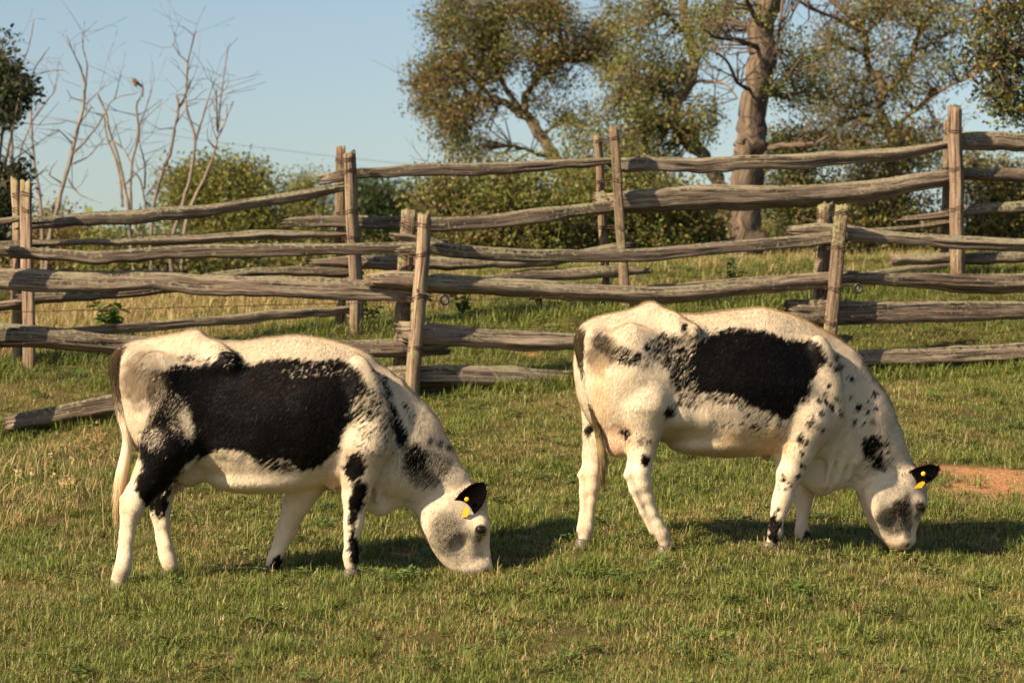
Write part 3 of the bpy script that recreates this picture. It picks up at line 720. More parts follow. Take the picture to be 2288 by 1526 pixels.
    def eye(s, px, py, v, r):
        c = s.P(px, py, v); mb = MB(); R = r / s.s
        la = np.linspace(-math.pi / 2, math.pi / 2, 12); lo_ = np.arange(18) * 2 * math.pi / 18
        V = np.array([[c[0] + R * math.cos(a) * math.cos(b_), c[1] + R * .8 * math.cos(a) * math.sin(b_), c[2] + R * .9 * math.sin(a)] for a in la for b_ in lo_])
        F = [(i * 18 + j, i * 18 + (j + 1) % 18, (i + 1) * 18 + (j + 1) % 18, (i + 1) * 18 + j) for i in range(11) for j in range(18)]
        e = mobj('eye', s.W(V), F, M['eye'], s.root)
        # dark lids
        mb = MB(); th = np.linspace(0, 2 * math.pi, 25)
        ring = c + np.stack([np.cos(th) * R * 1.12, np.full(25, R * .42 * (1 if v > 0 else -1)), np.sin(th) * R * .92 - .12 * R * np.cos(th)], 1)
        mb.tube(s.W(ring), R * .09, 6, (.05, .036, .026)); mb.build('eyelid', M['ear'], e)
        return e
    def ear(s, base, tip, wid, v0, v1, cup, tags, nm, colr=(.0025, .002, .002)):
        A = s.P(*base, v0); B = s.P(*tip, v1); ax = B - A; ln = np.linalg.norm(ax); ax /= ln
        face = np.array((.15, 1.0 if v1 > 0 else -1.0, .1)); face -= ax * (face @ ax); face /= np.linalg.norm(face)
        sd = np.cross(face, ax); n, m_ = 16, 13; V = []; C = []
        for i in range(n):
            t = i / (n - 1); w = wid / s.s * math.sqrt(max(0, 1 - ((t - .42) / .6) ** 2)) + .003
            for j in range(m_):
                q = (j / (m_ - 1) - .5) * 2
                V.append(A + ax * ln * t + sd * w * q + face * (cup * (q * q) * w * 1.2 + .012 * math.sin(t * 3) - .01 * t))
                C.append(np.array(colr) * (1 + .6 * s.rng.random()))
        V = np.array(V); th = .006; V2 = V - face * th; n0 = n * m_
        F = [(i * m_ + j, i * m_ + j + 1, (i + 1) * m_ + j + 1, (i + 1) * m_ + j) for i in range(n - 1) for j in range(m_ - 1)]
        F2 = [tuple(k + n0 for k in f[::-1]) for f in F]
        rim = [i * m_ for i in range(n)] + [(n - 1) * m_ + j for j in range(1, m_)] + [i * m_ + m_ - 1 for i in range(n - 2, -1, -1)] + [j for j in range(m_ - 2, 0, -1)]
        F3 = [(rim[k], rim[(k + 1) % len(rim)], rim[(k + 1) % len(rim)] + n0, rim[k] + n0) for k in range(len(rim))]
        VV = np.vstack([V, V2]); CC = np.array(C + C)
        # fringe of hair round the rim
        o = mobj('ear', s.W(VV), F + F2 + F3, M['ear'], s.root, True, CC); o['label'] = nm
        mb = MB()
        for k in range(260):
            r_ = rim[s.rng.integers(len(rim))]; p = V[r_]; out = p - (A + ax * ln * .45); out /= np.linalg.norm(out) + 1e-6
            q = p + out * s.rng.uniform(.006, .016) + s.rng.normal(0, .004, 3) + ax * .006; k_ = np.cross(out, face) * .0012
            mb.add(s.W(np.array([p - k_, p + k_, q])), [(0, 1, 2)], colr)
        mb.build('ear_fringe', M['ear'], o)['kind'] = 'stuff'
        for kind, px, py, r in tags:
            c = s.P(px, py, v1 * .6 + v0 * .4); c = c + face * .022
            if kind == 'button':
                mb = MB(); R = r / s.s
                mb.tube(s.W(np.array([c, c + face * .002, c + face * .005, c + face * .0055])), [R * .9, R, R * .9, R * .3], 16); mb.build('tag_button', M['tag'], o)
            else:
                w0, h0 = r[0] / s.s, r[1] / s.s; sh = r[2] / s.s
                e1 = np.array((1, .15, .0)); e2 = np.array((0, .1, 1.)); nn = np.cross(e1, e2); nn /= np.linalg.norm(nn)
                pts = np.array([c + e1 * x * w0 + e2 * y * h0 + e1 * sh * y for x, y in ((-.5, -1), (.5, -1), (.5, -.2), (.15, .15), (-.15, .15), (-.5, -.2))])
                VV = np.vstack([pts, pts - nn * .003]); m6 = 6
                mb = MB(); mb.add(s.W(VV), [tuple(range(6)), tuple(range(11, 5, -1))] + [(i, (i + 1) % 6, (i + 1) % 6 + 6, i + 6) for i in range(6)]); mb.build('ear_tag', M['tag'], o, smooth=False)
        return o
    def tail(s, J, colors, tuft):
        Pt = np.array([s.P(a, b_, v) for a, b_, v, r in J]); Rr = np.array([r / s.s for *_, r in J])
        n = 60; path = smooth_path(Pt, n); t = np.linspace(0, 1, n); R = pchip(np.linspace(0, 1, len(Rr)), Rr, t)
        mb = MB(); nt_ = 16
        mb.tube(s.W(path), R, nt_)
        cs = np.array([c for _, c in colors]); ct = np.array([k for k, _ in colors])
        def cc(t_): return np.stack([np.interp(t_, ct, cs[:, k]) for k in range(3)], -1)
        C = np.repeat(cc(t), nt_, 0)
        o = mobj('tail', mb.V[0], mb.F, M['coat'], s.root, True, C)
        V = []; Cc = []
        for k in range(5200):
            tt = s.rng.random(); i = min(int(tt * (n - 1)), n - 2); p = path[i] + (path[i + 1] - path[i]) * (tt * (n - 1) - i)
            dr = s.rng.normal(0, 1, 3); T = path[i + 1] - path[i]; T /= np.linalg.norm(T); dr -= T * (dr @ T); dr /= np.linalg.norm(dr)
            big = tt > tuft
            p0 = p + dr * R[i] * (.98 if not big else s.rng.uniform(.2, 1)); ln = s.rng.uniform(.015, .035) if not big else s.rng.uniform(.05, .13)
            q = p0 + T * ln + dr * ln * (.22 if not big else .06) + s.rng.normal(0, .003, 3)
            if big: q[2] -= .01
            k_ = np.cross(T, dr) * .0014; V += [p0 - k_, p0 + k_, q]; c = cc(np.array([tt + s.rng.normal(0, .03)]))[0] * s.rng.uniform(.7, 1.2); Cc += [c, c, c]
        h_ = mobj('tail_hair', s.W(np.array(V)), np.arange(len(V)).reshape(-1, 3), M['coat'], o, True, np.array(Cc)); h_['kind'] = 'stuff'
        return o
    def teat(s, px, py, v, r, ln):
        c = s.P(px, py, v); mb = MB(); t = np.linspace(0, 1, 8)
        P_ = c + np.stack([t * .004, 0 * t, -t * ln / s.s], 1); mb.tube(s.W(P_), r / s.s * np.array([1.3, 1.1, 1, 1, .98, .95, .8, .35]), 10); mb.build('teat', M['skin'], s.root)

BROWN = (.13, .095, .055); TAN = (.62, .44, .26); ORANGE = (.66, .44, .24); CREAM = (.78, .66, .48); PINK = (.66, .42, .27)
# ---- the cow on the left: black flank, speckled shoulder
A = Cow('cow', 'grazing cow on the left with a large solid black flank and speckled neck', 620, 1280, 14.1, 10, 11)
A.body_label = 'white body with a big black side and grey roan neck and cheek'
A.loftu([(256, 800, 880, 0.055), (270, 776, 945, 0.11), (300, 763, 1000, 0.16), (335, 758, 1025, 0.185), (368, 754, 1040, 0.207), (410, 747, 1050, 0.230), (470, 763, 1066, 0.248), (530, 764, 1094, 0.276), (600, 756, 1101, 0.294), (660, 752, 1094, 0.294), (720, 759, 1084, 0.267), (780, 774, 1084, 0.221), (830, 797, 1086, 0.175), (868, 838, 1080, 0.120)])
for v in (1, -1):
    A.chain([(440, 762, .05 * v, 16), (485, 788, .12 * v, 12), (516, 810, .165 * v, 13)], .08)      # ridge out to the hook bone
    A.chain([(516, 812, .168 * v, 11), (420, 828, .14 * v, 7), (320, 815, .09 * v, 9)], .06)      # hook to pin bone
    A.chain([(450, 965, .20 * v, 18), (495, 1000, .215 * v, 12), (530, 1012, .23 * v, 8)], .05)    # fold of the flank
A.blob(566, 850, .345, 50, 64, .055, .04, 0, True); A.blob(410, 850, .30, 60, 26, .045, .02, 0, True)                                          # hollow of the flank
A.blob(585, 1072, .02, 120, 28, .20, .03)
for v in (.17, -.17):
    d = 0 if v > 0 else 8
    A.blob(365 + d, 900, v * .98, 64, 114, .09, .06, 12)                                        # rump muscle
    A.blob(405 + d, 985, v * 1.1, 48, 76, .08, .03, -14)                                        # thigh and stifle
    A.blob(822, 900, v * 1.0, 44, 108, .075, .035, 16)                                            # shoulder blade
    A.blob(812, 1000, v * 1.12, 50, 62, .07, .035, 10)                                           # upper arm
# hind legs
A.chain([(370, 1010, .17, 60), (342, 1060, .165, 40), (312, 1105, .16, 29), (298, 1135, .16, 25)], .03)
A.chain([(330, 1035, .16, 22), (288, 1098, .16, 9), (277, 1116, .16, 11)], .015)                  # hamstring to the point of the hock
A.chain([(277, 1114, .16, 12), (278, 1140, .16, 12), (274, 1190, .155, 9.5), (268, 1250, .15, 10)], .012)   # tendon
A.chain([(308, 1105, .16, 28), (300, 1132, .16, 25), (293, 1158, .155, 18), (288, 1200, .15, 15), (282, 1245, .15, 16), (275, 1268, .15, 21), (269, 1283, .15, 18), (266, 1298, .15, 20)], .02)
A.blob(262, 1278, .15, 6, 8, .03, .012)                                                          # dewclaws
A.chain([(400, 1000, -.16, 56), (378, 1058, -.16, 34), (364, 1108, -.16, 24), (362, 1132, -.16, 22)], .04)
A.chain([(384, 1040, -.16, 20), (346, 1102, -.16, 9), (341, 1116, -.16, 10)], .02)
A.chain([(342, 1112, -.16, 11), (346, 1150, -.16, 11), (354, 1205, -.16, 8.5), (364, 1250, -.16, 9)], .012)
A.chain([(362, 1112, -.16, 23), (362, 1140, -.16, 20), (366, 1170, -.16, 16), (372, 1215, -.16, 14), (377, 1248, -.16, 16), (380, 1264, -.16, 19), (383, 1284, -.16, 17)], .02)
# fore legs
A.chain([(812, 1000, .16, 60), (800, 1060, .15, 40), (795, 1105, .145, 29), (791, 1140, .14, 23), (790, 1165, .14, 24), (789, 1182, .14, 22), (788, 1200, .14, 16), (787, 1228, .14, 14), (786, 1244, .14, 18), (785, 1262, .14, 17)], .03)
A.chain([(776, 1170, .14, 10), (774, 1205, .14, 8), (775, 1242, .14, 9)], .012)
A.chain([(715, 1030, -.14, 60), (682, 1088, -.14, 38), (662, 1128, -.14, 30), (650, 1158, -.14, 25), (644, 1178, -.14, 26), (636, 1194, -.14, 22), (630, 1212, -.14, 17), (619, 1240, -.14, 15), (612, 1256, -.14, 19), (604, 1278, -.14, 18)], .03)
A.chain([(630, 1180, -.14, 10), (617, 1210, -.14, 8), (603, 1248, -.14, 9)], .012)
for v in (1, -1):
    A.chain([(852, 985, .11 * v, 6), (850, 1050, .115 * v, 9), (842, 1118, .07 * v, 7)], .025)         # folds of the brisket and throat
    A.chain([(884, 1000, .125 * v, 5), (880, 1060, .11 * v, 8), (868, 1108, .05 * v, 6)], .025)
    A.chain([(912, 1030, .115 * v, 4), (905, 1080, .09 * v, 7), (893, 1105, .04 * v, 5)], .02)
    A.chain([(772, 1010, .18 * v, 6), (752, 1050, .165 * v, 9), (742, 1085, .12 * v, 8)], .04)         # skin behind the elbow
# neck, dewlap, brisket
A.chain([(822, 950, 0, 128), (884, 1000, 0, 116), (938, 1040, 0, 82), (985, 1090, 0, 64), (1010, 1120, 0, 60)], .04, 1.75)
A.chain([(800, 1085, 0, 46), (850, 1108, 0, 38), (872, 1090, 0, 34)], .05, 1.9)
A.chain([(850, 1120, 0, 26), (890, 1085, 0, 40), (925, 1095, 0, 36)], .04, 3.2)
A.loftz([(1096, 1000, 1058, .085), (1115, 958, 1080, .10), (1140, 934, 1090, .108), (1165, 940, 1094, .113), (1190, 950, 1095, .108), (1220, 964, 1090, .084), (1250, 983, 1092, .071), (1272, 1004, 1097, .070), (1290, 1030, 1088, .05)], .045, 0.02)
A.blob(1072, 1172, .115, 20, 18, .03, .03); A.blob(1072, 1172, -.075, 20, 18, .03, .03)   # brows
A.blob(988, 1172, .10, 36, 46, .032, .05, 20); A.blob(985, 1175, -.06, 38, 44, .035, .05, 20)  # cheeks
A.blob(1062, 1266, .02, 36, 24, .08, .02); A.blob(1035, 1228, .128, 24, 34, .035, .02, 20, True); A.chain([(1086, 1200, .05, 9), (1090, 1235, .045, 8), (1092, 1258, .04, 9)], .015); A.blob(1084, 1276, .075, 7, 5, .02, .008, 30, True)                                                  # muzzle
A.blob(1046, 1100, .02, 24, 20, .06, .03)                                                   # poll
A.blob(415, 1058, .03, 34, 30, .09, .05)                                                    # udder
A.leg_y = 1085; A.face = (1020, 1200, 90, 110, 0); A.headbox = (1000, 1180, 120, 130, 0); A.amp = 7.0
A.black = [[(330, 826), (400, 815), (450, 812), (485, 800), (500, 786), (530, 785), (550, 812), (570, 806), (640, 800), (700, 806), (770, 802), (803, 822), (826, 870), (848, 905), (838, 925), (800, 932), (772, 962), (765, 1000), (752, 1012), (720, 1040), (680, 1052), (650, 1045), (600, 1040), (570, 1026), (550, 1012), (510, 1004), (480, 1010), (440, 1026), (415, 1042), (400, 1066), (380, 1100), (350, 1120), (333, 1140), (312, 1112), (297, 1090), (305, 1070), (316, 1040), (308, 1000), (314, 965), (328, 945), (345, 915), (338, 880), (330, 850)]]
A.mixed = [(352, 880, 30, 64, 8, 3), (345, 975, 38, 40, 10, 5), (404, 930, 40, 76, -14, 5), (420, 945, 17, 48, -14, -5), (700, 828, 110, 24, 0, 7), (620, 1035, 70, 24, 5, 4), (820, 905, 50, 70, 30, 2), (835, 985, 75, 60, 0, -4.5), (880, 960, 40, 80, -25, 0), (948, 1045, 74, 66, 40, 4), (930, 1025, 38, 34, 30, 9), (985, 1035, 46, 40, 30, .5), (1005, 1198, 92, 98, -10, -2.6), (1000, 1190, 52, 68, -20, 2.2), (1045, 1238, 46, 36, 0, 0), (1030, 1245, 50, 34, 0, -2), (1068, 1240, 18, 46, 0, -3), (855, 860, 22, 60, -30, -3.5), (930, 940, 60, 20, 60, -5), (865, 1010, 40, 40, 0, -5), (350, 1140, 24, 40, 0, 1), (318, 830, 34, 34, 0, -2), (440, 800, 60, 18, 0, -3), (520, 806, 34, 24, 0, 8)]
A.spots = [(795, 1042, 25, 34, 10), (800, 1108, 20, 40, 14), (789, 1158, 11, 26, 10), (786, 1205, 9, 22, 0), (793, 1235, 13, 30, 0), (618, 1262, 15, 24, 20), (893, 965, 16, 46, -22), (880, 915, 8, 34, -28), (868, 870, 7, 26, -30), (930, 1000, 18, 14, 40), (1005, 998, 7, 5, 0), (985, 990, 6, 8, 0), (962, 985, 5, 9, 20), (906, 905, 5, 7, 0), (920, 935, 4, 5, 0), (842, 830, 6, 4, 30), (862, 845, 5, 4, 30), (355, 1125, 20, 30, 0), (1074, 1185, 11.5, 10, 0), (1071, 1203, 5, 9, 10), (1082, 1277, 9, 5, -20)]
A.soft = [(1005, 1200, 110, 110, 0), (950, 1042, 90, 80, 40), (356, 920, 62, 120, 0), (404, 930, 50, 90, -14)]
A.stain = [(278, 1120, 22, 30, 0, (.52, .38, .22), .7), (346, 1120, 16, 26, 0, (.5, .37, .22), .6), (650, 1172, 20, 24, 0, (.55, .42, .27), .6), (790, 1168, 16, 20, 0, (.52, .40, .26), .5), (870, 1110, 40, 30, 0, (.6, .44, .27), .6), (420, 1070, 40, 26, 0, (.58, .42, .26), .5), (312, 845, 66, 84, 10, (.14, .10, .06), .95), (330, 800, 40, 32, 0, (.30, .24, .17), .75), (745, 1090, 28, 60, 0, ORANGE, .75), (600, 1092, 150, 26, 0, CREAM, .6), (300, 1110, 40, 36, 0, CREAM, .5), (1080, 1190, 30, 40, 0, (.72, .54, .34), .4), (1040, 1282, 50, 22, 0, (.40, .32, .26), .8), (268, 1295, 30, 22, 0, (.4, .3, .2), .7), (890, 840, 40, 20, 50, CREAM, .4), (840, 1130, 40, 30, 0, CREAM, .5), (380, 1275, 24, 20, 0, (.45, .34, .22), .6), (268, 1290, 34, 44, 0, (.40, .31, .21), .55), (380, 1275, 34, 44, 0, (.40, .31, .21), .55), (785, 1250, 34, 44, 0, (.40, .31, .21), .55), (606, 1272, 34, 44, 0, (.40, .31, .21), .55)]  # ORANGE behind the elbow: stained skin with warm bounce light in its colour
A.stain2 = [(330, 860, 60, 90, 0, (.05, .036, .021), .8), (640, 860, 150, 60, 0, (.010, .0075, .0055), .6)]
A.build()
for p in ((267, 1300, .15, 20), (381, 1288, -.16, 18), (785, 1264, .14, 18), (603, 1283, -.14, 19)): A.hoof(*p)
A.eye(1074, 1183, .136, 11); A.eye(1074, 1183, -.085, 10.5)
A.ear((1026, 1142), (1080, 1084), 27, .095, .15, .18, [('button', 1043, 1112, 5.5), ('flag', 1043, 1132, (12, 20, 5))], 'black near ear with two yellow tags')
A.ear((1040, 1112), (1078, 1096), 24, -.06, -.19, .35, [], 'black far ear')
A.tail([(312, 782, 0, 14), (282, 785, .01, 17), (263, 806, .03, 18), (262, 842, .05, 17), (267, 890, .07, 15), (277, 940, .08, 12), (284, 980, .08, 10), (280, 1020, .08, 12), (271, 1065, .08, 14), (266, 1100, .08, 12), (264, 1130, .08, 4)],
       [(0, (.70, .58, .42)), (.06, (.66, .54, .38)), (.1, (.06, .042, .023)), (.3, (.03, .021, .012)), (.42, (.10, .07, .04)), (.5, (.62, .5, .36)), (.75, (.64, .5, .34)), (.9, (.5, .34, .17)), (1, (.4, .26, .12))], .5)
A.teat(392, 1083, .06, 5, 20); A.teat(404, 1082, .09, 5, 17)

# ---- the cow on the right: white with a black saddle and dotted shoulder
B = Cow('cow', 'grazing cow on the right, mostly white with a black saddle and dotted shoulder', 1640, 1215, 14.6, 20, 23)
B.body_label = 'white body with a black patch on the ribs and small black dots'
B.loftu([(1289, 764, 850, 0.05), (1302, 732, 905, 0.10), (1326, 713, 950, 0.145), (1350, 706, 975, 0.175), (1390, 698, 985, 0.202), (1440, 686, 985, 0.230), (1500, 702, 985, 0.244), (1560, 702, 1006, 0.271), (1620, 695, 1020, 0.290), (1690, 690, 1019, 0.285), (1760, 705, 1020, 0.253), (1820, 729, 1030, 0.202), (1870, 756, 1036, 0.152), (1908, 792, 1030, 0.106)])
for v in (1, -1):
    d = 0 if v > 0 else -48
    B.chain([(1460, 700, .05 * v, 15), (1505 + d * .5, 720, .12 * v, 11), (1545 + d, 742, .16 * v, 12)], .085)
    B.chain([(1545 + d, 744, .165 * v, 10), (1440 + d * .7, 760, .138 * v, 7), (1345 + d * .5, 756, .085 * v, 8)], .06)
    B.chain([(1485 + d, 900, .165 * v, 18), (1520 + d, 930, .185 * v, 14), (1575 + d, 938, .205 * v, 9)], .06)
B.blob(1600, 782, .34, 48, 58, .055, .04, 0, True); B.blob(1440, 790, .285, 56, 24, .045, .02, 0, True); B.blob(1520, 985, .30, 44, 34, .10, .02, 20, True)
B.blob(1600, 992, .0, 110, 26, .19, .03)
for v in (.165, -.165):
    B.blob(1420 if v > 0 else 1372, 830, v * .98, 62, 106, .09, .06, 10)
    B.blob(1450 if v > 0 else 1375, 905, v * 1.08, 44, 76, .078, .03, -12)
    B.blob(1845 if v > 0 else 1800, 850, v * 1.0, 40, 102, .07, .035, 14)
    B.blob(1812 if v > 0 else 1790, 945, v * 1.12, 48, 62, .068, .035, 10)
B.chain([(1440, 910, .16, 56), (1441, 968, .155, 34), (1436, 1014, .15, 26), (1431, 1050, .15, 27), (1434, 1078, .15, 24)], .025)
B.chain([(1418, 985, .15, 14), (1408, 1038, .15, 8), (1402, 1062, .15, 11)], .012)
B.chain([(1405, 1058, .15, 11), (1416, 1095, .15, 11), (1436, 1145, .15, 8.5), (1458, 1188, .15, 9)], .012)
B.chain([(1430, 1056, .15, 25), (1436, 1082, .15, 21), (1446, 1110, .15, 16), (1458, 1145, .15, 14), (1470, 1172, .15, 16), (1478, 1190, .15, 19), (1487, 1212, .15, 17)], .02)
B.chain([(1350, 910, -.16, 54), (1337, 973, -.16, 33), (1328, 1018, -.16, 26), (1324, 1050, -.16, 27), (1323, 1080, -.16, 23)], .025)
B.chain([(1322, 985, -.16, 15), (1307, 1040, -.16, 8), (1298, 1062, -.16, 11)], .012)
B.chain([(1301, 1058, -.16, 11), (1303, 1100, -.16, 11), (1301, 1150, -.16, 8.5), (1295, 1185, -.16, 9)], .012)
B.chain([(1323, 1060, -.16, 24), (1321, 1090, -.16, 19), (1319, 1120, -.16, 15.5), (1315, 1155, -.16, 14.5), (1311, 1178, -.16, 18), (1306, 1204, -.16, 17)], .02)
B.chain([(1800, 940, .16, 56), (1778, 1008, .15, 39), (1764, 1056, .145, 29), (1755, 1090, .14, 23), (1750, 1112, .14, 24), (1745, 1130, .14, 21), (1741, 1150, .14, 16), (1735, 1175, .14, 14), (1731, 1190, .14, 18), (1724, 1213, .14, 17)], .03)
B.chain([(1736, 1115, .14, 9), (1728, 1150, .14, 8), (1720, 1188, .14, 8)], .012)
B.chain([(1812, 980, -.14, 52), (1806, 1040, -.14, 33), (1801, 1080, -.14, 23), (1797, 1108, -.14, 22), (1795, 1126, -.14, 19), (1793, 1148, -.14, 15), (1791, 1170, -.14, 13.5), (1792, 1188, -.14, 17), (1793, 1206, -.14, 16)], .03)
for v in (1, -1):
    d = 0 if v > 0 else -26
    B.chain([(1868 + d, 940, .115 * v, 6), (1862 + d, 1000, .115 * v, 9), (1846 + d * .5, 1085, .06 * v, 7)], .025)
    B.chain([(1898 + d, 950, .12 * v, 5), (1890 + d, 1010, .105 * v, 8), (1872 + d * .5, 1075, .05 * v, 6)], .025)
    B.chain([(1920 + d, 985, .11 * v, 4), (1912 + d, 1030, .09 * v, 7), (1898 + d * .5, 1068, .04 * v, 5)], .02)
    B.chain([(1770 + d, 950, .175 * v, 6), (1748 + d, 990, .165 * v, 9), (1738 + d, 1020, .12 * v, 8)], .04)
B.chain([(1846, 890, 0, 122), (1900, 945, 0, 108), (1948, 1000, 0, 78), (1985, 1055, 0, 60), (2000, 1080, 0, 56)], .04, 1.75)
B.chain([(1800, 1040, 0, 44), (1840, 1062, 0, 40), (1866, 1050, 0, 34)], .05, 1.9)
B.chain([(1838, 1078, 0, 25), (1872, 1050, 0, 40), (1900, 1050, 0, 38)], .04, 3.2)
B.loftz([(1052, 1972, 2040, .085), (1072, 1935, 2056, .10), (1095, 1918, 2066, .108), (1118, 1924, 2067, .11), (1142, 1932, 2060, .104), (1168, 1943, 2050, .082), (1192, 1958, 2044, .07), (1210, 1974, 2042, .069), (1226, 1992, 2030, .05)], .045, 0.02)
B.blob(2052, 1128, .10, 18, 18, .03, .03); B.blob(2022, 1128, -.07, 18, 18, .03, .03)
B.blob(1972, 1118, .10, 32, 42, .032, .05, 20)
B.blob(2010, 1205, .02, 34, 22, .076, .02); B.blob(1990, 1172, .122, 24, 32, .035, .02, 20, True)
B.blob(2026, 1058, .02, 22, 20, .055, .03)
B.blob(1382, 985, .02, 32, 36, .10, .05)
B.leg_y = 1010; B.face = (1990, 1140, 85, 100, 0); B.headbox = (1985, 1120, 110, 130, 0); B.amp = 6.0
B.black = [[(1548, 770), (1575, 748), (1605, 738), (1660, 732), (1720, 740), (1760, 760), (1800, 757), (1838, 767), (1850, 800), (1833, 822), (1815, 850), (1808, 880), (1788, 902), (1768, 935), (1750, 942), (1720, 922), (1690, 910), (1650, 890), (1610, 878), (1580, 885), (1556, 895), (1548, 850), (1542, 810)]]
B.mixed = [(1345, 765, 36, 34, 20, 6), (1400, 795, 76, 34, 14, 3.0), (1500, 785, 80, 62, 20, 3.2), (1530, 845, 48, 70, -10, 5), (1540, 895, 54, 34, -10, 0), (1620, 892, 80, 20, 14, 1), (1720, 940, 80, 26, 20, -2), (1700, 960, 80, 24, 10, -6), (1560, 745, 60, 22, -15, -2), (1965, 1012, 58, 66, 30, -.8), (1950, 995, 28, 38, 20, 9), (1966, 1036, 24, 20, 30, 6), (2002, 1138, 66, 88, 15, -2.8), (2014, 1135, 30, 56, 10, 6.5), (1996, 1172, 44, 36, 0, 4), (2030, 1180, 14, 40, 10, 3), (1980, 1100, 60, 30, 0, -7), (1428, 980, 40, 40, 0, -7), (2000, 1050, 30, 30, 0, -5)]
_z4 = [(490, 355, 9), (480, 415, 11), (448, 390, 6), (510, 400, 6), (437, 508, 10), (550, 462, 7), (575, 480, 6), (420, 555, 9), (386, 597, 8), (422, 605, 7), (455, 630, 10), (488, 592, 7), (510, 670, 9), (395, 668, 10), (345, 688, 7), (322, 605, 8), (606, 633, 12), (697, 556, 10), (665, 597, 6), (658, 658, 9), (693, 714, 9), (709, 640, 6), (385, 735, 7), (355, 718, 7), (332, 730, 9), (405, 760, 6), (280, 815, 16), (312, 838, 9), (285, 900, 7), (283, 970, 9), (265, 1025, 12), (180, 1040, 11), (227, 1080, 7), (197, 1098, 6), (157, 1092, 4), (152, 1215, 8), (560, 575, 8), (640, 720, 6), (590, 720, 12), (430, 540, 5)]
B.spots = [(1680 + x * .3933, 660 + y * .3933, r * .46 + 1.2, r * .62 + 1.5, 15) for x, y, r in _z4] + [(1729, 1185, 13, 40, 8), (1710, 1180, 5, 20, 5), (1400, 972, 9, 17, -15), (1441, 1027, 10, 15, 10), (1316, 960, 11, 16, 0), (1496, 920, 13, 11, -20), (1531, 731, 9, 8, 0), (1535, 745, 6, 6, 0), (1806, 1198, 7, 16, 0), (2056, 1134, 13, 14, 0), (2052, 1150, 5, 9, 10), (2030, 1217, 8, 5, 0), (1446, 775, 7, 11, 0), (1483, 750, 6, 12, 0), (1470, 768, 5, 8, 0), (1316, 750, 4, 3, 0), (1450, 985, 6, 5, 0), (1432, 985, 4, 6, 0), (1620, 950, 5, 5, 0), (1632, 944, 6, 5, 0), (1662, 945, 5, 7, 0), (1690, 952, 8, 8, 0), (1675, 928, 8, 6, 0), (1712, 950, 5, 5, 0)]
B.soft = [(2005, 1140, 80, 100, 0)]
B.stain = [(1404, 1064, 20, 34, 0, (.45, .32, .17), .75), (1306, 1068, 24, 40, 0, (.48, .34, .2), .7), (1318, 1120, 26, 70, 0, (.62, .46, .30), .5), (1748, 1118, 18, 26, 0, (.58, .42, .27), .5), (1500, 970, 40, 30, 0, (.5, .37, .23), .5), (1346, 785, 54, 66, 10, (.14, .10, .06), .95), (1345, 850, 30, 70, 0, (.55, .38, .2), .45), (1690, 985, 110, 42, 0, ORANGE, .85), (1740, 990, 40, 60, 0, ORANGE, .5), (1620, 1012, 130, 22, 0, (.42, .3, .18), .55), (1385, 985, 44, 60, 0, PINK, .75), (1345, 920, 34, 90, 0, ORANGE, .55), (1410, 1060, 34, 40, 0, CREAM, .7), (1310, 1080, 36, 90, 0, (.74, .56, .38), .6), (1850, 740, 60, 14, 25, ORANGE, .4), (1950, 860, 36, 60, 0, CREAM, .5), (1830, 1085, 44, 28, 0, (.74, .55, .36), .6), (2005, 1214, 40, 18, 0, (.62, .44, .30), .8), (1930, 1085, 40, 30, 0, (.74, .58, .4), .5), (1890, 1010, 50, 60, 0, CREAM, .5), (1304, 1195, 34, 44, 0, (.42, .32, .22), .5), (1482, 1205, 34, 44, 0, (.42, .32, .22), .5), (1724, 1205, 34, 44, 0, (.42, .32, .22), .5), (1791, 1200, 34, 44, 0, (.42, .32, .22), .5)]  # belly ORANGE is part stain and skin, part warm bounce light painted in
B.stain2 = [(1340, 770, 56, 54, 0, (.03, .021, .013), .85)]
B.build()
for p in ((1303, 1206, -.16, 18), (1486, 1216, .15, 18), (1721, 1216, .14, 18), (1792, 1208, -.14, 17)): B.hoof(*p)
B.eye(2056, 1133, .132, 10); B.eye(2030, 1133, -.08, 9.5)
B.ear((2026, 1074), (2096, 1047), 20, .09, .14, .18, [('button', 2061, 1057, 5.5), ('flag', 2059, 1076, (16, 13, 10))], 'black near ear with two yellow tags')
B.ear((2010, 1066), (2030, 1052), 20, -.07, -.19, .35, [], 'black far ear')
B.tail([(1336, 732, 0, 13), (1312, 737, .0, 16), (1300, 762, .01, 17), (1304, 802, .03, 15), (1313, 850, .05, 13), (1323, 900, .06, 9), (1333, 950, .06, 7), (1341, 990, .06, 9), (1345, 1015, .06, 10), (1345, 1048, .06, 4)],
       [(0, (.7, .58, .42)), (.1, (.66, .54, .38)), (.16, (.04, .028, .015)), (.5, (.035, .025, .013)), (.66, (.09, .065, .033)), (.82, (.26, .19, .095)), (.92, (.13, .09, .045)), (1, (.10, .07, .035))], .72)

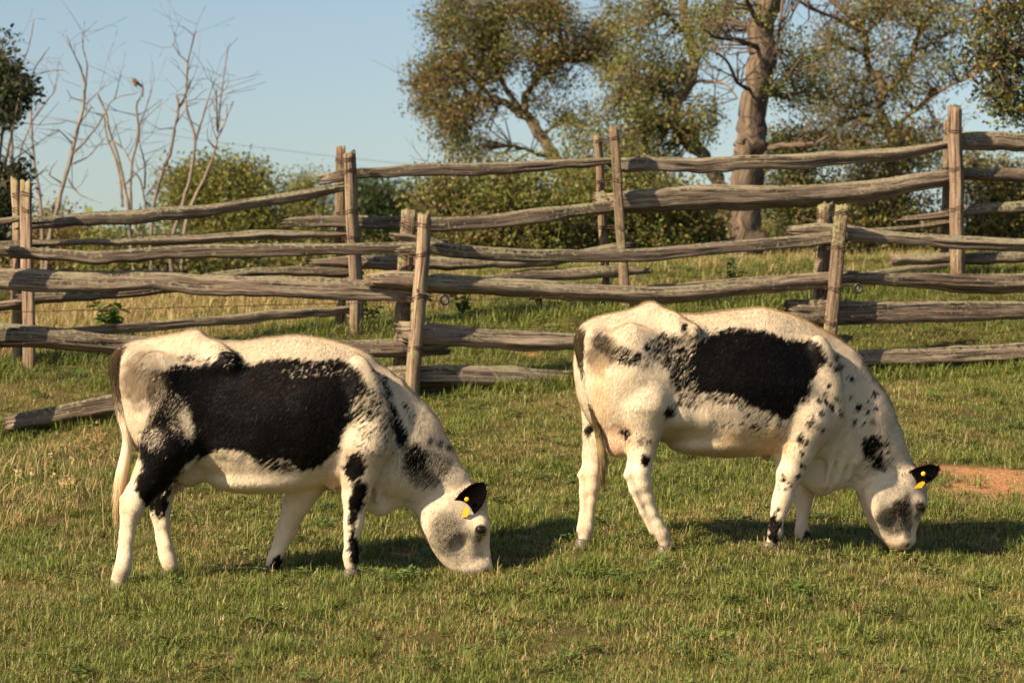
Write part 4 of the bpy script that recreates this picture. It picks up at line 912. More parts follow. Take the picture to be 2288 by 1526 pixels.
# ------------------------------------------------------------------ trees
def jitter_path(P, rng, n, amp):
    Q = smooth_path(P, n); nz = rng.normal(0, 1, (n, 3)); nz = (nz + np.roll(nz, 1, 0) + np.roll(nz, -1, 0)) / 3
    nz[0] = 0; return Q + nz * amp
class Tree:
    def __init__(s, name, label, D, seed, base, group=None, cat='tree', bark=(.24, .185, .14)):
        s.D = D; s.rng = np.random.default_rng(seed); s.seed = seed; s.mb = MB(); s.pts = []; s.sc = F_PX / D; s.bark = bark
        b_ = at(*base, D); b_[2] = ground(b_[0], b_[1]); s.base = b_
        s.root = empty(name, b_, label, cat, group); s.leafV = []; s.leafC = []
    def limb(s, P, r0, r1, z=(1.0, 0, 0), dz=(0, 0), twigs=0, n=None, root=False, pw=1.0):
        """P: pixels; z: (scale, x offset, y offset) of the zoomed view they were read in; dz: depth at both ends"""
        k, ox, oy = z; m_ = len(P)
        D = s.D + np.linspace(dz[0], dz[1], m_)
        Q = np.array([at(ox + x * k, oy + y * k, d) for (x, y), d in zip(P, D)])
        if root:                         # grow out of the ground
            g0 = Q[0].copy(); g0[2] = ground(g0[0], g0[1]) - .3
            if g0[2] < Q[0][2] - .1: Q = np.vstack([g0, Q])
        n = n or max(8, len(Q) * 5)
        W = jitter_path(Q, s.rng, n, r0 * k / s.sc * .22)
        R = (r0 + (r1 - r0) * np.linspace(0, 1, n) ** pw) * k / s.sc * (1 + .10 * s.rng.normal(0, 1, n))
        if root: R[:3] *= (1.35, 1.2, 1.08)
        c = np.array(s.bark) * s.rng.uniform(.85, 1.12)
        nt_ = 14 if r0 * k > 12 else 7
        th = np.arange(nt_) * 2 * math.pi / nt_
        rad = 1 + (.16 if nt_ > 8 else .05) * np.cos(np.outer(np.ones(n), th * 4) + s.seed + s.rng.normal(0, .35, (n, 1))) + s.rng.normal(0, .035, (n, nt_))
        s.mb.tube(W, R, nt_, c, True, rad)
        s.pts.append(np.hstack([W, R[:, None]]))
        if twigs:
            for q in range(twigs):
                i = int(s.rng.integers(n // 5, n)); d = s.rng.normal(0, 1, 3); d[1] *= .7; d[2] = abs(d[2]) * .5 + .25; d /= np.linalg.norm(d)
                ln = s.rng.uniform(.25, .95); e = W[i] + d * ln; mid = W[i] + d * ln * .5 + s.rng.normal(0, .07, 3)
                e2 = mid + (s.rng.normal(0, .35, 3) + d * .4) * ln * .6
                r_ = min(R[i] * .5, .014); s.mb.tube([W[i], mid, e], [r_, r_ * .7, .003], 5, c); s.mb.tube([mid, mid * .5 + e2 * .5 + s.rng.normal(0, .03, 3), e2], [r_ * .6, r_ * .5, .0025], 4, c)
        return W
    def leaves(s, blobs, palette, size=.085, per=26, spread=.17, z=(1.0, 0, 0), rz=1.2, hole=.42, twig=True, noise_s=1.1, dens=1.0, dy=0.0):
        size, per, spread, dens, noise_s, hole = size * .64, per * .9, spread * 1.05, dens * 1.75, noise_s * 1.7, hole + .08
        """blobs: (cx, cy, rx, ry, clumps) in pixels: leaf clumps scattered through each volume and hung on twigs"""
        k, ox, oy = z; rng = s.rng; pal = np.array(palette)
        allp = np.vstack(s.pts) if s.pts else None
        for cx, cy, rx, ry, nc in blobs:
            m_ = max(1, int(nc * dens)); q = rng.normal(0, 1, (m_ * 5, 3)); q /= np.linalg.norm(q, axis=1)[:, None]; q *= rng.random((m_ * 5, 1)) ** (1 / 2.4)
            cc = at(ox + (cx + q[:, 0] * rx) * k, oy + (cy + q[:, 1] * ry) * k, s.D + dy + q[:, 2] * rz)
            cc = cc[(noise(cc * noise_s, s.seed) >= hole) | (rng.random(m_ * 5) > .85)][:m_]
            for c in cc:
                if twig and allp is not None and rng.random() < .8:
                    d = np.linalg.norm(allp[:, :3] - c, axis=1) + allp[:, 3] * 2; i = int(np.argmin(d)); a = allp[i, :3]
                    if d[i] < 1.3:
                        mid = (a + c) / 2 + rng.normal(0, .10, 3) + np.array((0, 0, .06)); r_ = min(allp[i, 3] * .6, .016)
                        s.mb.tube([a, mid, c], [r_, r_ * .7, .003], 4, np.array(s.bark) * .85, cap=False)
                n = int(per * rng.uniform(.6, 1.4)); ctr = c + np.clip(rng.normal(0, 1, (n, 3)), -2, 2) * spread * np.array((1, 1, .75))
                d = rng.normal(0, 1, (n, 3)); d[:, 2] -= .35; d /= np.linalg.norm(d, axis=1)[:, None]
                u = rng.normal(0, 1, (n, 3)); u -= d * (u * d).sum(1)[:, None]; u /= np.linalg.norm(u, axis=1)[:, None]
                L_ = (size * rng.uniform(.6, 1.35, n))[:, None]
                nn = np.cross(d, u) * .12
                V = np.stack([ctr - d * L_ * .5, ctr + u * L_ * .27 + nn * L_, ctr + d * L_ * .5, ctr - u * L_ * .27 + nn * L_], 1)
                tone = pal[rng.integers(len(pal))] if rng.random() < .5 else pal[rng.integers(len(pal), size=n)]
                C = np.broadcast_to(tone, (n, 3)) * rng.uniform(.65, 1.3, (n, 1))
                s.leafV.append(V.reshape(-1, 3)); s.leafC.append(np.repeat(C, 4, 0))
    def done(s, trunk='trunk', crown='crown'):
        if s.mb.n: s.mb.build(trunk, M['bark'], s.root)
        if s.leafV:
            V = np.concatenate(s.leafV); mobj(crown, V, np.arange(len(V)).reshape(-1, 4), M['leaf'], s.root, False, np.concatenate(s.leafC))
        return s.root
Z1, Z2, Z3 = (.367, 0, 0), (.367, 850, 0), (.367, 1450, 0)
OLIVE = [(.13, .15, .035), (.165, .17, .045), (.11, .135, .032), (.20, .18, .05), (.16, .125, .045), (.09, .12, .03), (.22, .14, .05)]
GREEN = [(.12, .15, .03), (.16, .175, .035), (.20, .20, .04), (.10, .125, .03), (.24, .20, .05), (.14, .15, .035)]
DARK = [(.022, .035, .012), (.035, .05, .016), (.05, .06, .018), (.03, .04, .014)]
AUTUMN = [(.18, .14, .05), (.24, .165, .06), (.15, .14, .045), (.30, .20, .06), (.21, .125, .05), (.13, .14, .04)]
PALE = (.235, .19, .15)
# the big tree with a straight thick trunk
t = Tree('tree', 'tall tree with a thick straight pale trunk behind the far fence', 37, 1, (1664, 560), cat='tree', bark=(.165, .122, .09))
t.limb([(585, 1640), (585, 1400), (600, 1000), (612, 900), (632, 650), (675, 350), (712, 50), (730, -120), (745, -500)], 102, 66, Z3, root=True, n=60)
t.limb([(690, 900), (800, 890), (900, 885), (1010, 870), (1090, 830)], 22, 7, Z3, (0, -1.2), 8)
t.limb([(560, 880), (590, 830), (640, 880)], 24, 10, Z3, (-.4, -.6))
t.limb([(770, 330), (800, 150), (815, 0), (820, -120)], 11, 8, Z3, (-.3, -.5), 4)
t.limb([(690, 300), (560, 250), (420, 230), (330, 180)], 18, 6, Z3, (0, -1.5), 10)
t.limb([(720, 60), (900, -80), (1150, -180)], 30, 16, Z3, (0, .8), 6)
t.limb([(640, 560), (540, 500), (480, 380), (400, 320)], 15, 5, Z3, (0, -1.4), 10)
t.limb([(720, 560), (830, 480), (900, 400), (950, 300)], 14, 4, Z3, (0, -1.2), 10)
t.limb([(690, 180), (620, 60), (590, -40)], 20, 12, Z3, (0, -1.), 6)
t.leaves([(400, 130, 190, 110, 46), (330, 270, 130, 80, 22), (480, 60, 120, 60, 18), (860, 400, 130, 110, 34), (980, 540, 90, 90, 18), (850, 590, 90, 60, 14), (820, 230, 60, 70, 10)], GREEN + OLIVE, .082, 30, .15, Z3, 1.2, .44, dy=1.4)
t.leaves([(690, 120, 60, 90, 4), (750, 500, 50, 50, 5)], GREEN, .08, 26, .10, Z3, .3, .4, dy=-.6)
t.done()
# the curved tree beside it
t = Tree('tree', 'curved pale trunk snaking up left of the thick trunk', 45, 2, (1600, 600), bark=(.21, .155, .105))
t.limb([(540, 1600), (480, 1250), (420, 1100), (330, 950), (230, 840), (150, 730), (170, 620), (220, 540), (265, 440), (280, 340), (250, 230), (210, 120), (205, 0), (215, -160), (170, -420)], 44, 27, Z3, root=True, n=70)
t.limb([(230, 840), (140, 770), (60, 750), (-40, 800)], 22, 8, Z3, (0, -.6), 8)
t.limb([(270, 500), (380, 500), (470, 520), (540, 600)], 12, 5, Z3, (0, -.6), 10)
t.limb([(180, 600), (80, 560), (-60, 540), (-160, 580)], 15, 5, Z3, (0, -.5), 12)
t.limb([(250, 230), (140, 120), (60, 60), (10, -20)], 14, 6, Z3, (0, -.5), 10)
t.limb([(410, 760), (400, 560), (430, 420)], 7, 3, Z3, (0, -.4), 6)
t.leaves([(-40, 330, 150, 120, 30), (60, 520, 160, 110, 40), (-120, 640, 170, 110, 42), (40, 700, 150, 100, 32), (300, 680, 110, 110, 30), (270, 820, 90, 80, 16), (60, 60, 130, 90, 22), (-60, 860, 170, 90, 30), (-200, 480, 110, 90, 18), (170, 430, 90, 80, 12), (-90, 170, 110, 80, 14), (-380, 830, 220, 120, 40), (-150, 930, 200, 110, 36), (20, 1010, 180, 90, 26), (-480, 1010, 220, 90, 34)], OLIVE + GREEN, .095, 28, .17, Z3, 1.3, .44)
t.done()
# the spreading tree whose crown fills the left of the group
t = Tree('tree', 'broad olive crown on a leaning trunk, leftmost of the big trees', 50, 3, (1330, 600), bark=(.19, .145, .095))
t.limb([(1330, 1640), (1270, 1300), (1190, 1110), (1050, 945), (980, 830), (920, 740), (860, 690), (720, 620), (600, 590), (480, 520)], 58, 14, Z2, root=True, n=56)
t.limb([(880, 690), (890, 580), (940, 500), (960, 430), (960, 300), (1000, 160), (1020, 0), (1010, -150)], 26, 10, Z2, (0, .3), 16)
t.limb([(1060, 960), (960, 940), (880, 905), (800, 895)], 15, 9, Z2, (0, -.6), 3)
t.limb([(930, 520), (1040, 390), (1150, 370), (1300, 400), (1420, 450)], 15, 5, Z2, (0, -.8), 10)
t.limb([(720, 620), (560, 480), (440, 380), (380, 220), (420, 60)], 16, 5, Z2, (0, .6), 12)
t.limb([(860, 690), (740, 500), (700, 330), (720, 160), (700, 0), (690, -150)], 20, 6, Z2, (0, -.4), 14)
t.limb([(600, 590), (420, 640), (300, 640), (180, 690)], 11, 4, Z2, (0, -.5), 8)
t.limb([(480, 520), (330, 480), (200, 500), (110, 520)], 9, 3, Z2, (0, .2), 8)
t.limb([(980, 830), (1080, 760), (1180, 760), (1280, 820)], 12, 5, Z2, (0, -.6), 8)
t.leaves([(620, 90, 230, 140, 66), (900, 40, 260, 120, 60), (1080, 130, 200, 130, 48), (480, 230, 180, 130, 44), (760, 260, 220, 150, 60), (420, 430, 200, 120, 46), (620, 430, 190, 110, 44), (330, 560, 130, 100, 26), (440, 690, 150, 110, 34), (580, 640, 160, 90, 28), (250, 460, 90, 70, 12), (280, 660, 90, 70, 12), (1040, 320, 170, 110, 34), (1240, 290, 180, 110, 40), (1350, 190, 170, 120, 34), (1000, 460, 110, 60, 12), (1080, 500, 100, 50, 10), (960, 640, 110, 60, 12), (340, 110, 90, 80, 12), (450, 830, 150, 90, 28), (560, 930, 150, 70, 22), (1440, 380, 120, 110, 22), (1480, 60, 130, 90, 18), (420, 0, 100, 80, 16), (1180, 690, 130, 80, 14)], OLIVE + [(.13, .065, .03), (.15, .08, .03)], .10, 30, .17, Z2, 1.7, .40)
t.done()
# the twiggy open tree
t = Tree('tree', 'open twiggy tree with bare crooked branches right of the thick trunk', 46, 4, (1990, 560), bark=(.19, .14, .095))
t.limb([(1480, 1640), (1470, 1300), (1460, 1000), (1470, 850), (1400, 640), (1440, 560), (1520, 480), (1600, 330), (1650, 200), (1720, 90), (1790, -60)], 34, 12, Z3, root=True, n=56, twigs=26)
t.limb([(1420, 640), (1400, 480), (1330, 390), (1310, 200), (1200, 80), (1080, -30), (1000, -160)], 26, 12, Z3, (0, .6), 22)
t.limb([(1300, 220), (1400, 130), (1440, 60), (1420, -60)], 13, 6, Z3, (0, -.6), 14)
t.limb([(1320, 210), (1180, 130), (1000, 60), (900, 0), (850, -60)], 13, 7, Z3, (0, -1.), 20)
t.limb([(1360, 625), (1270, 650), (1180, 650), (1060, 590), (1000, 480), (1010, 380)], 12, 4, Z3, (0, -1.), 18)
t.limb([(1470, 830), (1560, 720), (1680, 620), (1820, 530), (1960, 470), (2060, 400)], 16, 6, Z3, (0, -1.), 20)
t.limb([(1690, 640), (1740, 730), (1820, 770), (1870, 800)], 9, 4, Z3, (-.3, -.6), 8)
t.limb([(1350, 700), (1240, 720), (1130, 740), (1020, 820), (940, 870)], 11, 5, Z3, (0, -.8), 16)
t.limb([(1480, 830), (1360, 780), (1260, 690), (1210, 520), (1320, 490)], 9, 4, Z3, (0, .6), 14)
t.limb([(1500, 820), (1420, 690), (1380, 640)], 15, 12, Z3)
t.limb([(1460, 1000), (1300, 880), (1200, 850), (1100, 910)], 12, 6, Z3, (0, -.8), 12)
t.limb([(1310, 330), (1150, 260), (1040, 160), (980, 100)], 9, 3, Z3, (0, .8), 16)
t.limb([(1650, 200), (1560, 110), (1500, 20), (1480, -60)], 9, 3, Z3, (0, .5), 14)
t.limb([(1600, 330), (1740, 260), (1850, 200), (1930, 210)], 8, 3, Z3, (0, -.5), 14)
t.leaves([(1300, 60, 240, 110, 34), (1560, 40, 220, 90, 34), (1720, 160, 160, 110, 22), (1120, 240, 150, 110, 20), (1080, 420, 160, 120, 26), (1400, 300, 200, 120, 18), (1560, 440, 150, 100, 14), (1480, 560, 130, 70, 16), (1280, 520, 160, 100, 14), (1660, 560, 160, 100, 12), (1780, 380, 130, 110, 14), (1180, 680, 160, 70, 18), (1360, 760, 130, 70, 14), (1880, 60, 120, 110, 20), (1020, 640, 110, 80, 12), (1080, 860, 190, 80, 30), (1620, 880, 180, 100, 26), (1300, 930, 190, 80, 30), (1780, 960, 160, 90, 20)], OLIVE + GREEN + AUTUMN, .09, 22, .17, Z3, 1.6, .40, dens=1.5)
t.done()
# the near crown hanging into the right edge
t = Tree('tree', 'dark leafy boughs hanging in from the right edge', 31, 5, (2420, 560), bark=(.16, .12, .09))
t.limb([(2500, 640), (2480, 400), (2430, 100), (2390, -150)], 26, 18, (1, 0, 0), root=True)
t.limb([(2440, 150), (2330, 110), (2240, 130), (2170, 150)], 8, 2, (1, 0, 0), (0, -.5), 8)
t.limb([(2420, 40), (2320, 20), (2230, 30), (2180, 20)], 8, 2, (1, 0, 0), (0, .4), 8)
t.limb([(2460, 260), (2360, 220), (2290, 230), (2230, 250)], 7, 2, (1, 0, 0), (0, .2), 8)
t.leaves([(2250, 30, 60, 50, 30), (2200, 120, 50, 40, 18), (2260, 130, 50, 60, 30), (2250, 205, 40, 50, 22), (2275, 260, 28, 36, 12), (2180, 60, 30, 26, 5), (2160, 150, 30, 25, 6), (2350, 120, 80, 140, 50), (2225, 230, 26, 30, 6)], GREEN + DARK + DARK + [(.25, .13, .02)], .10, 20, .13, (1, 0, 0), .9, .38, noise_s=2.0)
t.done()
# bare dead trees on the left
BARE = [
 ('slim dead tree nearest the left edge, forked at the top', 36, 31, (34, 690), [([(82, 1700), (80, 1250), (78, 1070), (70, 860), (65, 700)], 17, 10), ([(65, 700), (100, 540), (120, 440), (180, 270), (205, 120)], 9, 3), ([(120, 440), (90, 330), (80, 260)], 5, 2), ([(68, 760), (20, 640), (-10, 560)], 6, 2), ([(75, 1000), (30, 900), (-30, 860)], 6, 2)]),
 ('dead sapling with a sideways branch, second from the left edge', 38, 32, (92, 690), [([(262, 1750), (250, 1300), (235, 1150), (210, 980), (195, 800), (190, 640), (200, 450), (265, 340), (300, 290)], 15, 3), ([(195, 740), (290, 610), (330, 560), (350, 470)], 7, 3), ([(90, 1060), (140, 880), (185, 770), (195, 640)], 7, 4), ([(210, 980), (150, 920), (100, 900), (20, 870)], 6, 2), ([(200, 470), (280, 440), (380, 430), (420, 450)], 4, 2)]),
 ('leaning dead tree with two long side branches', 37, 33, (105, 690), [([(270, 1800), (300, 1440), (345, 1290), (385, 1130), (440, 930), (470, 800), (510, 640), (520, 530), (510, 470)], 19, 10), ([(510, 470), (480, 390), (440, 300), (405, 215)], 8, 3), ([(520, 500), (530, 400), (505, 280), (515, 130)], 8, 3), ([(440, 940), (520, 860), (590, 770), (640, 690)], 10, 5), ([(445, 1000), (540, 950), (640, 840)], 6, 3), ([(520, 640), (590, 570), (640, 520)], 5, 2), ([(415, 1090), (460, 1160), (510, 1200), (620, 1240)], 6, 2)]),
 ('dead tree with twin stems topped by a broken stub', 39, 34, (300, 690), [([(835, 1880), (810, 1600), (790, 1440), (780, 1250), (750, 1100), (720, 960), (660, 780), (640, 680), (595, 580)], 18, 9), ([(745, 1260), (735, 1100), (700, 960), (650, 830), (640, 700), (700, 600), (830, 570)], 11, 4), ([(700, 600), (720, 520), (740, 440)], 4, 2), ([(690, 860), (760, 920), (800, 1000)], 7, 5)]),
 ('dead tree with a fine forked top where the bird sits', 40, 35, (335, 690), [([(920, 1880), (880, 1600), (830, 1400), (800, 1300), (795, 1150), (800, 1000), (830, 880), (840, 760), (830, 640), (860, 590), (868, 530), (835, 508)], 15, 5), ([(845, 870), (850, 760), (880, 690), (915, 550)], 8, 3), ([(870, 590), (872, 540), (862, 490)], 4, 2), ([(900, 1350), (860, 1120), (810, 1040)], 8, 5), ([(880, 1150), (880, 1000), (850, 880)], 8, 5), ([(880, 1010), (905, 970)], 6, 4)]),
 ('tall dead tree with the highest pale tip', 38, 36, (348, 690), [([(935, 1880), (920, 1600), (925, 1400), (940, 1230), (1000, 1020), (1040, 920), (1065, 780), (1085, 660), (1075, 580)], 17, 9), ([(1085, 660), (1130, 580), (1140, 400), (1165, 290), (1180, 200)], 10, 4), ([(1140, 380), (1090, 330), (1050, 265)], 6, 4), ([(1140, 540), (1180, 470)], 6, 4), ([(1165, 290), (1195, 190)], 5, 2)]),
 ('dead tree with an upright fork between the tallest tip and the right spars', 37, 37, (400, 690), [([(1070, 1840), (1040, 1500), (1120, 1220), (1165, 1050), (1190, 860), (1140, 680), (1130, 600)], 17, 8), ([(1195, 850), (1230, 730), (1270, 600), (1300, 500)], 9, 4), ([(1290, 540), (1310, 480)], 5, 3)]),
 ('rightmost dead tree, leaning right with three pale spars', 39, 38, (440, 690), [([(1100, 1800), (1120, 1420), (1180, 1220), (1250, 1080), (1300, 940), (1330, 830), (1385, 700), (1420, 620)], 15, 6), ([(1325, 800), (1320, 700), (1318, 540)], 9, 5), ([(1330, 780), (1340, 640), (1370, 420), (1385, 310)], 8, 3), ([(1310, 900), (1270, 860), (1260, 790)], 5, 2)]),
]
for lab, D, sd, base, limbs in BARE:
    t = Tree('dead_tree', lab, D, sd, base, 'bare dead trees on the left', bark=PALE)
    for i, (P, r0, r1) in enumerate(limbs): t.limb(P, r0 * .85, r1 * .75, Z1, (0, 0) if i == 0 else (0, t.rng.uniform(-.5, .5)), 4 if i == 0 else 3, root=(i == 0))
    t.done()
# fallen dead stems under the rails on the left
t = Tree('fallen_log', 'pale fallen dead stems lying behind the far fence', 35, 39, (470, 690), cat='log', bark=PALE)
t.limb([(415, 700), (445, 670), (490, 655), (520, 640)], 10, 6, (1, 0, 0), (0, .4)); t.limb([(470, 690), (510, 672), (540, 665)], 6, 4, (1, 0, 0), (0, .2)); t.done(trunk='stem')
# leafy trees and shrubs beyond the fence
def shrub(lab, D, seed, base, blobs, pal, size=.09, per=26, spread=.17, rz=1.2, hole=.36, stems=3, name='shrub', noise_s=1.0):
    t = Tree(name, lab, D, seed, base, 'shrubs beyond the fence' if name == 'shrub' else 'leafy trees beyond the fence', name if name == 'shrub' else 'tree', bark=(.15, .11, .08))
    for k in range(stems):
        b0 = blobs[k % len(blobs)]
        t.limb([(base[0] + t.rng.uniform(-15, 15), base[1]), ((base[0] + b0[0]) / 2 + t.rng.uniform(-20, 20), (base[1] + b0[1]) / 2), (b0[0], b0[1] - b0[3] * .5)], 6, 2, (1, 0, 0), (0, t.rng.uniform(-.8, .8)), 4, root=True)
    t.leaves(blobs, pal, size * 1.12, per * 1.15, spread * 1.1, (1, 0, 0), rz, hole - .03, True, noise_s, 1.8); return t.done('stem', 'foliage')
shrub('yellow green leafy tree behind the tall dead trees', 46, 41, (500, 660), [(500, 420, 105, 70, 90), (440, 470, 75, 70, 54), (560, 470, 80, 70, 60), (400, 420, 40, 45, 14), (480, 540, 110, 50, 54), (600, 520, 50, 50, 24)], GREEN + [(.17, .13, .025)], .10, 24, .18, 1.6, .46, 4, 'tree')
shrub('small airy green tree left of the middle fence post', 58, 42, (690, 650), [(690, 425, 45, 36, 26), (660, 470, 60, 45, 34), (720, 480, 50, 45, 26), (690, 540, 90, 45, 44)], GREEN + [(.24, .21, .05)], .10, 20, .20, 1.6, .5, 3, 'tree')
shrub('round dark green tree seen through the middle of the fence', 62, 43, (850, 640), [(835, 445, 42, 40, 46), (905, 462, 24, 34, 22), (850, 510, 80, 40, 50), (800, 470, 30, 40, 18), (860, 570, 90, 40, 40)], [(.03, .055, .016), (.045, .07, .02), (.06, .085, .02)], .13, 26, .22, 1.6, .3, 3, 'tree')
shrub('black green leafy tree cut by the left edge', 33, 44, (-30, 690), [(22, 200, 36, 34, 22), (5, 150, 22, 20, 8), (48, 200, 16, 12, 4), (8, 255, 22, 20, 8), (6, 440, 34, 50, 22), (34, 396, 18, 20, 6), (-20, 530, 40, 50, 20), (12, 85, 8, 8, 1), (-110, 180, 60, 90, 50), (-120, 330, 70, 90, 40), (-120, 450, 70, 80, 40)], DARK, .10, 22, .10, .8, .2, 4, 'tree', 2)
shrub('golden brown thicket behind the left fence corner', 42, 45, (120, 690), [(110, 510, 70, 40, 26), (60, 580, 90, 50, 40), (180, 570, 80, 46, 36)], AUTUMN, .10, 20, .2, 1.2, .42)
shrub('low olive brush under the dead trees', 40, 46, (330, 690), [(270, 590, 90, 46, 44), (390, 600, 90, 50, 46), (330, 650, 140, 36, 50), (250, 540, 60, 30, 14)], OLIVE + GREEN, .10, 22, .2, 1.2, .38)
shrub('low green brush left of the near fence post', 41, 47, (640, 680), [(560, 610, 110, 46, 54), (700, 610, 110, 46, 54), (820, 610, 90, 46, 44), (620, 655, 170, 26, 50)], OLIVE + GREEN, .10, 22, .2, 1.2, .36)
shrub('rust tinted shrub left of the big trees, above the near post', 36, 48, (1010, 640), [(990, 430, 46, 52, 30), (960, 480, 34, 44, 16), (1050, 520, 90, 50, 46), (1000, 590, 110, 44, 56), (1060, 450, 60, 40, 22)], OLIVE + AUTUMN[:2], .085, 22, .17, 1.1, .4)
shrub('bushy olive shrub under the leaning trunk', 36, 49, (1180, 650), [(1130, 420, 80, 56, 46), (1220, 470, 100, 60, 62), (1180, 560, 120, 60, 76), (1120, 620, 120, 40, 50)], OLIVE + GREEN, .09, 24, .17, 1.2, .34)
shrub('wide olive shrub behind the pair of thin posts', 37, 50, (1400, 650), [(1330, 430, 80, 66, 52), (1440, 440, 90, 66, 60), (1320, 560, 110, 60, 70), (1440, 560, 110, 60, 70), (1380, 630, 130, 32, 46)], OLIVE + GREEN, .09, 24, .17, 1.2, .33)
shrub('dense green shrub left of the thick trunk', 38, 51, (1560, 640), [(1540, 490, 80, 76, 62), (1580, 590, 90, 50, 56), (1500, 600, 80, 44, 44)], GREEN + OLIVE, .09, 24, .17, 1.1, .32)
shrub('dark cedar like shrub right of the thick trunk', 40, 52, (1800, 620), [(1770, 330, 70, 40, 34), (1780, 430, 80, 60, 56), (1840, 500, 100, 60, 66), (1770, 570, 100, 50, 60)], OLIVE + DARK, .085, 26, .17, 1.2, .32)
shrub('yellowing shrub below the twiggy tree', 39, 53, (1990, 600), [(1930, 420, 80, 60, 40), (2010, 370, 60, 50, 26), (2000, 480, 100, 56, 60), (1940, 560, 120, 50, 66), (2060, 550, 80, 44, 40), (2040, 300, 36, 40, 12)], GREEN + AUTUMN, .085, 22, .17, 1.2, .40)
shrub('yellow green shrub behind the tall right fence post', 41, 54, (2200, 580), [(2180, 400, 60, 60, 34), (2250, 420, 60, 70, 40), (2200, 500, 90, 56, 56), (2290, 520, 70, 60, 40), (2180, 560, 110, 36, 46), (2330, 420, 60, 80, 36)], GREEN + AUTUMN, .085, 22, .17, 1.2, .40)
# far wood that closes the view
rng = np.random.default_rng(99); wv = []; wc = []
xw = rng.uniform(-75, 75, 5200); yw = rng.uniform(150, 175, 5200)
hw = 3.2 + 2.2 * noise(np.stack([xw * .11, 0 * xw, 0 * xw], -1), 5)
zw = ground(xw, yw) + rng.random(5200) ** .7 * hw
cw = np.repeat(np.stack([xw, yw, zw], -1), 5, 0) + rng.normal(0, .5, (26000, 3))
d = rng.normal(0, 1, (26000, 3)); u = rng.normal(0, 1, (26000, 3)); d /= np.linalg.norm(d, axis=1)[:, None]; u /= np.linalg.norm(u, axis=1)[:, None]
wv.append(np.stack([cw - d * .35, cw + u * .3, cw + d * .35, cw - u * .3], 1).reshape(-1, 3))
wc.append(np.repeat(np.array(OLIVE)[rng.integers(len(OLIVE), size=5200)] * rng.uniform(.8, 1.3, (5200, 1)), 20, 0))
V = np.concatenate(wv)
tag(mobj('far_wood', V, np.arange(len(V)).reshape(-1, 4), M['leaf'], None, False, np.concatenate(wc)), 'distant hazy olive wood along the skyline behind the fences', 'wood', kind='stuff')

# ------------------------------------------------------------------ weeds
def weed(name, lab, px, py, D, build, cat='weed', grp=None):
    p = at(px, py, D); p[2] = ground(p[0], p[1]); root = empty(name, p, lab, cat, grp); build(root, p, F_PX / D); return root
def stalk(seed, top, heads, stem_c, head_c, r=.0035, n_br=5, spread=.12):
    def f(root, p, s):
        rng = np.random.default_rng(seed); mb = MB(); hd = MB()
        tip = p + np.array((top[0], 0, top[1])); path = smooth_path([p - (0, 0, .03), p + (tip - p) * .5 + np.array((rng.normal(0, .03), 0, 0)), tip], 14); mb.tube(path, np.linspace(r, r * .5, 14), 5, stem_c)
        for k in range(n_br):
            i = rng.integers(6, 13); d = np.array((rng.normal(0, spread), rng.normal(0, spread), rng.uniform(.03, .14))); e = path[i] + d
            mb.tube([path[i], path[i] + d * .5 + (0, 0, -.01), e], [r * .6, r * .5, r * .3], 4, stem_c)
            for q in range(heads):
                c = e + rng.normal(0, .014, 3); dd = rng.normal(0, .006, (4, 3)); hd.add(c + np.array([(-.008, 0, 0), (0, .004, .008), (.008, 0, 0), (0, -.004, -.008)]) + dd * .5, [(0, 1, 2, 3)], np.array(head_c) * rng.uniform(.6, 1.3))
        mb.build('stem', M['grass'], root); hd.build('seed_head', M['grass'], root, smooth=False)['kind'] = 'stuff'
    return f
STRAW = (.36, .26, .12)
weed('dry_weed', 'tall dry seed stalk standing beside the left cow\'s tail', 232, 960, 15.6, stalk(1, (-.05, .56), 7, STRAW, (.22, .13, .05), .004, 9, .05))
weed('dry_weed', 'thin dry stalk bending in front of the lowest rail end', 150, 960, 15.9, stalk(2, (-.02, .27), 5, STRAW, STRAW, .003, 4, .06))
weed('dry_weed', 'straw coloured stalk leaning left at the left edge', 40, 985, 15.8, stalk(3, (.16, .36), 4, STRAW, STRAW, .003, 3, .05))
weed('dry_weed', 'straw coloured stalk leaning right at the left edge', 12, 990, 15.7, stalk(4, (.22, .22), 4, STRAW, STRAW, .003, 3, .05))
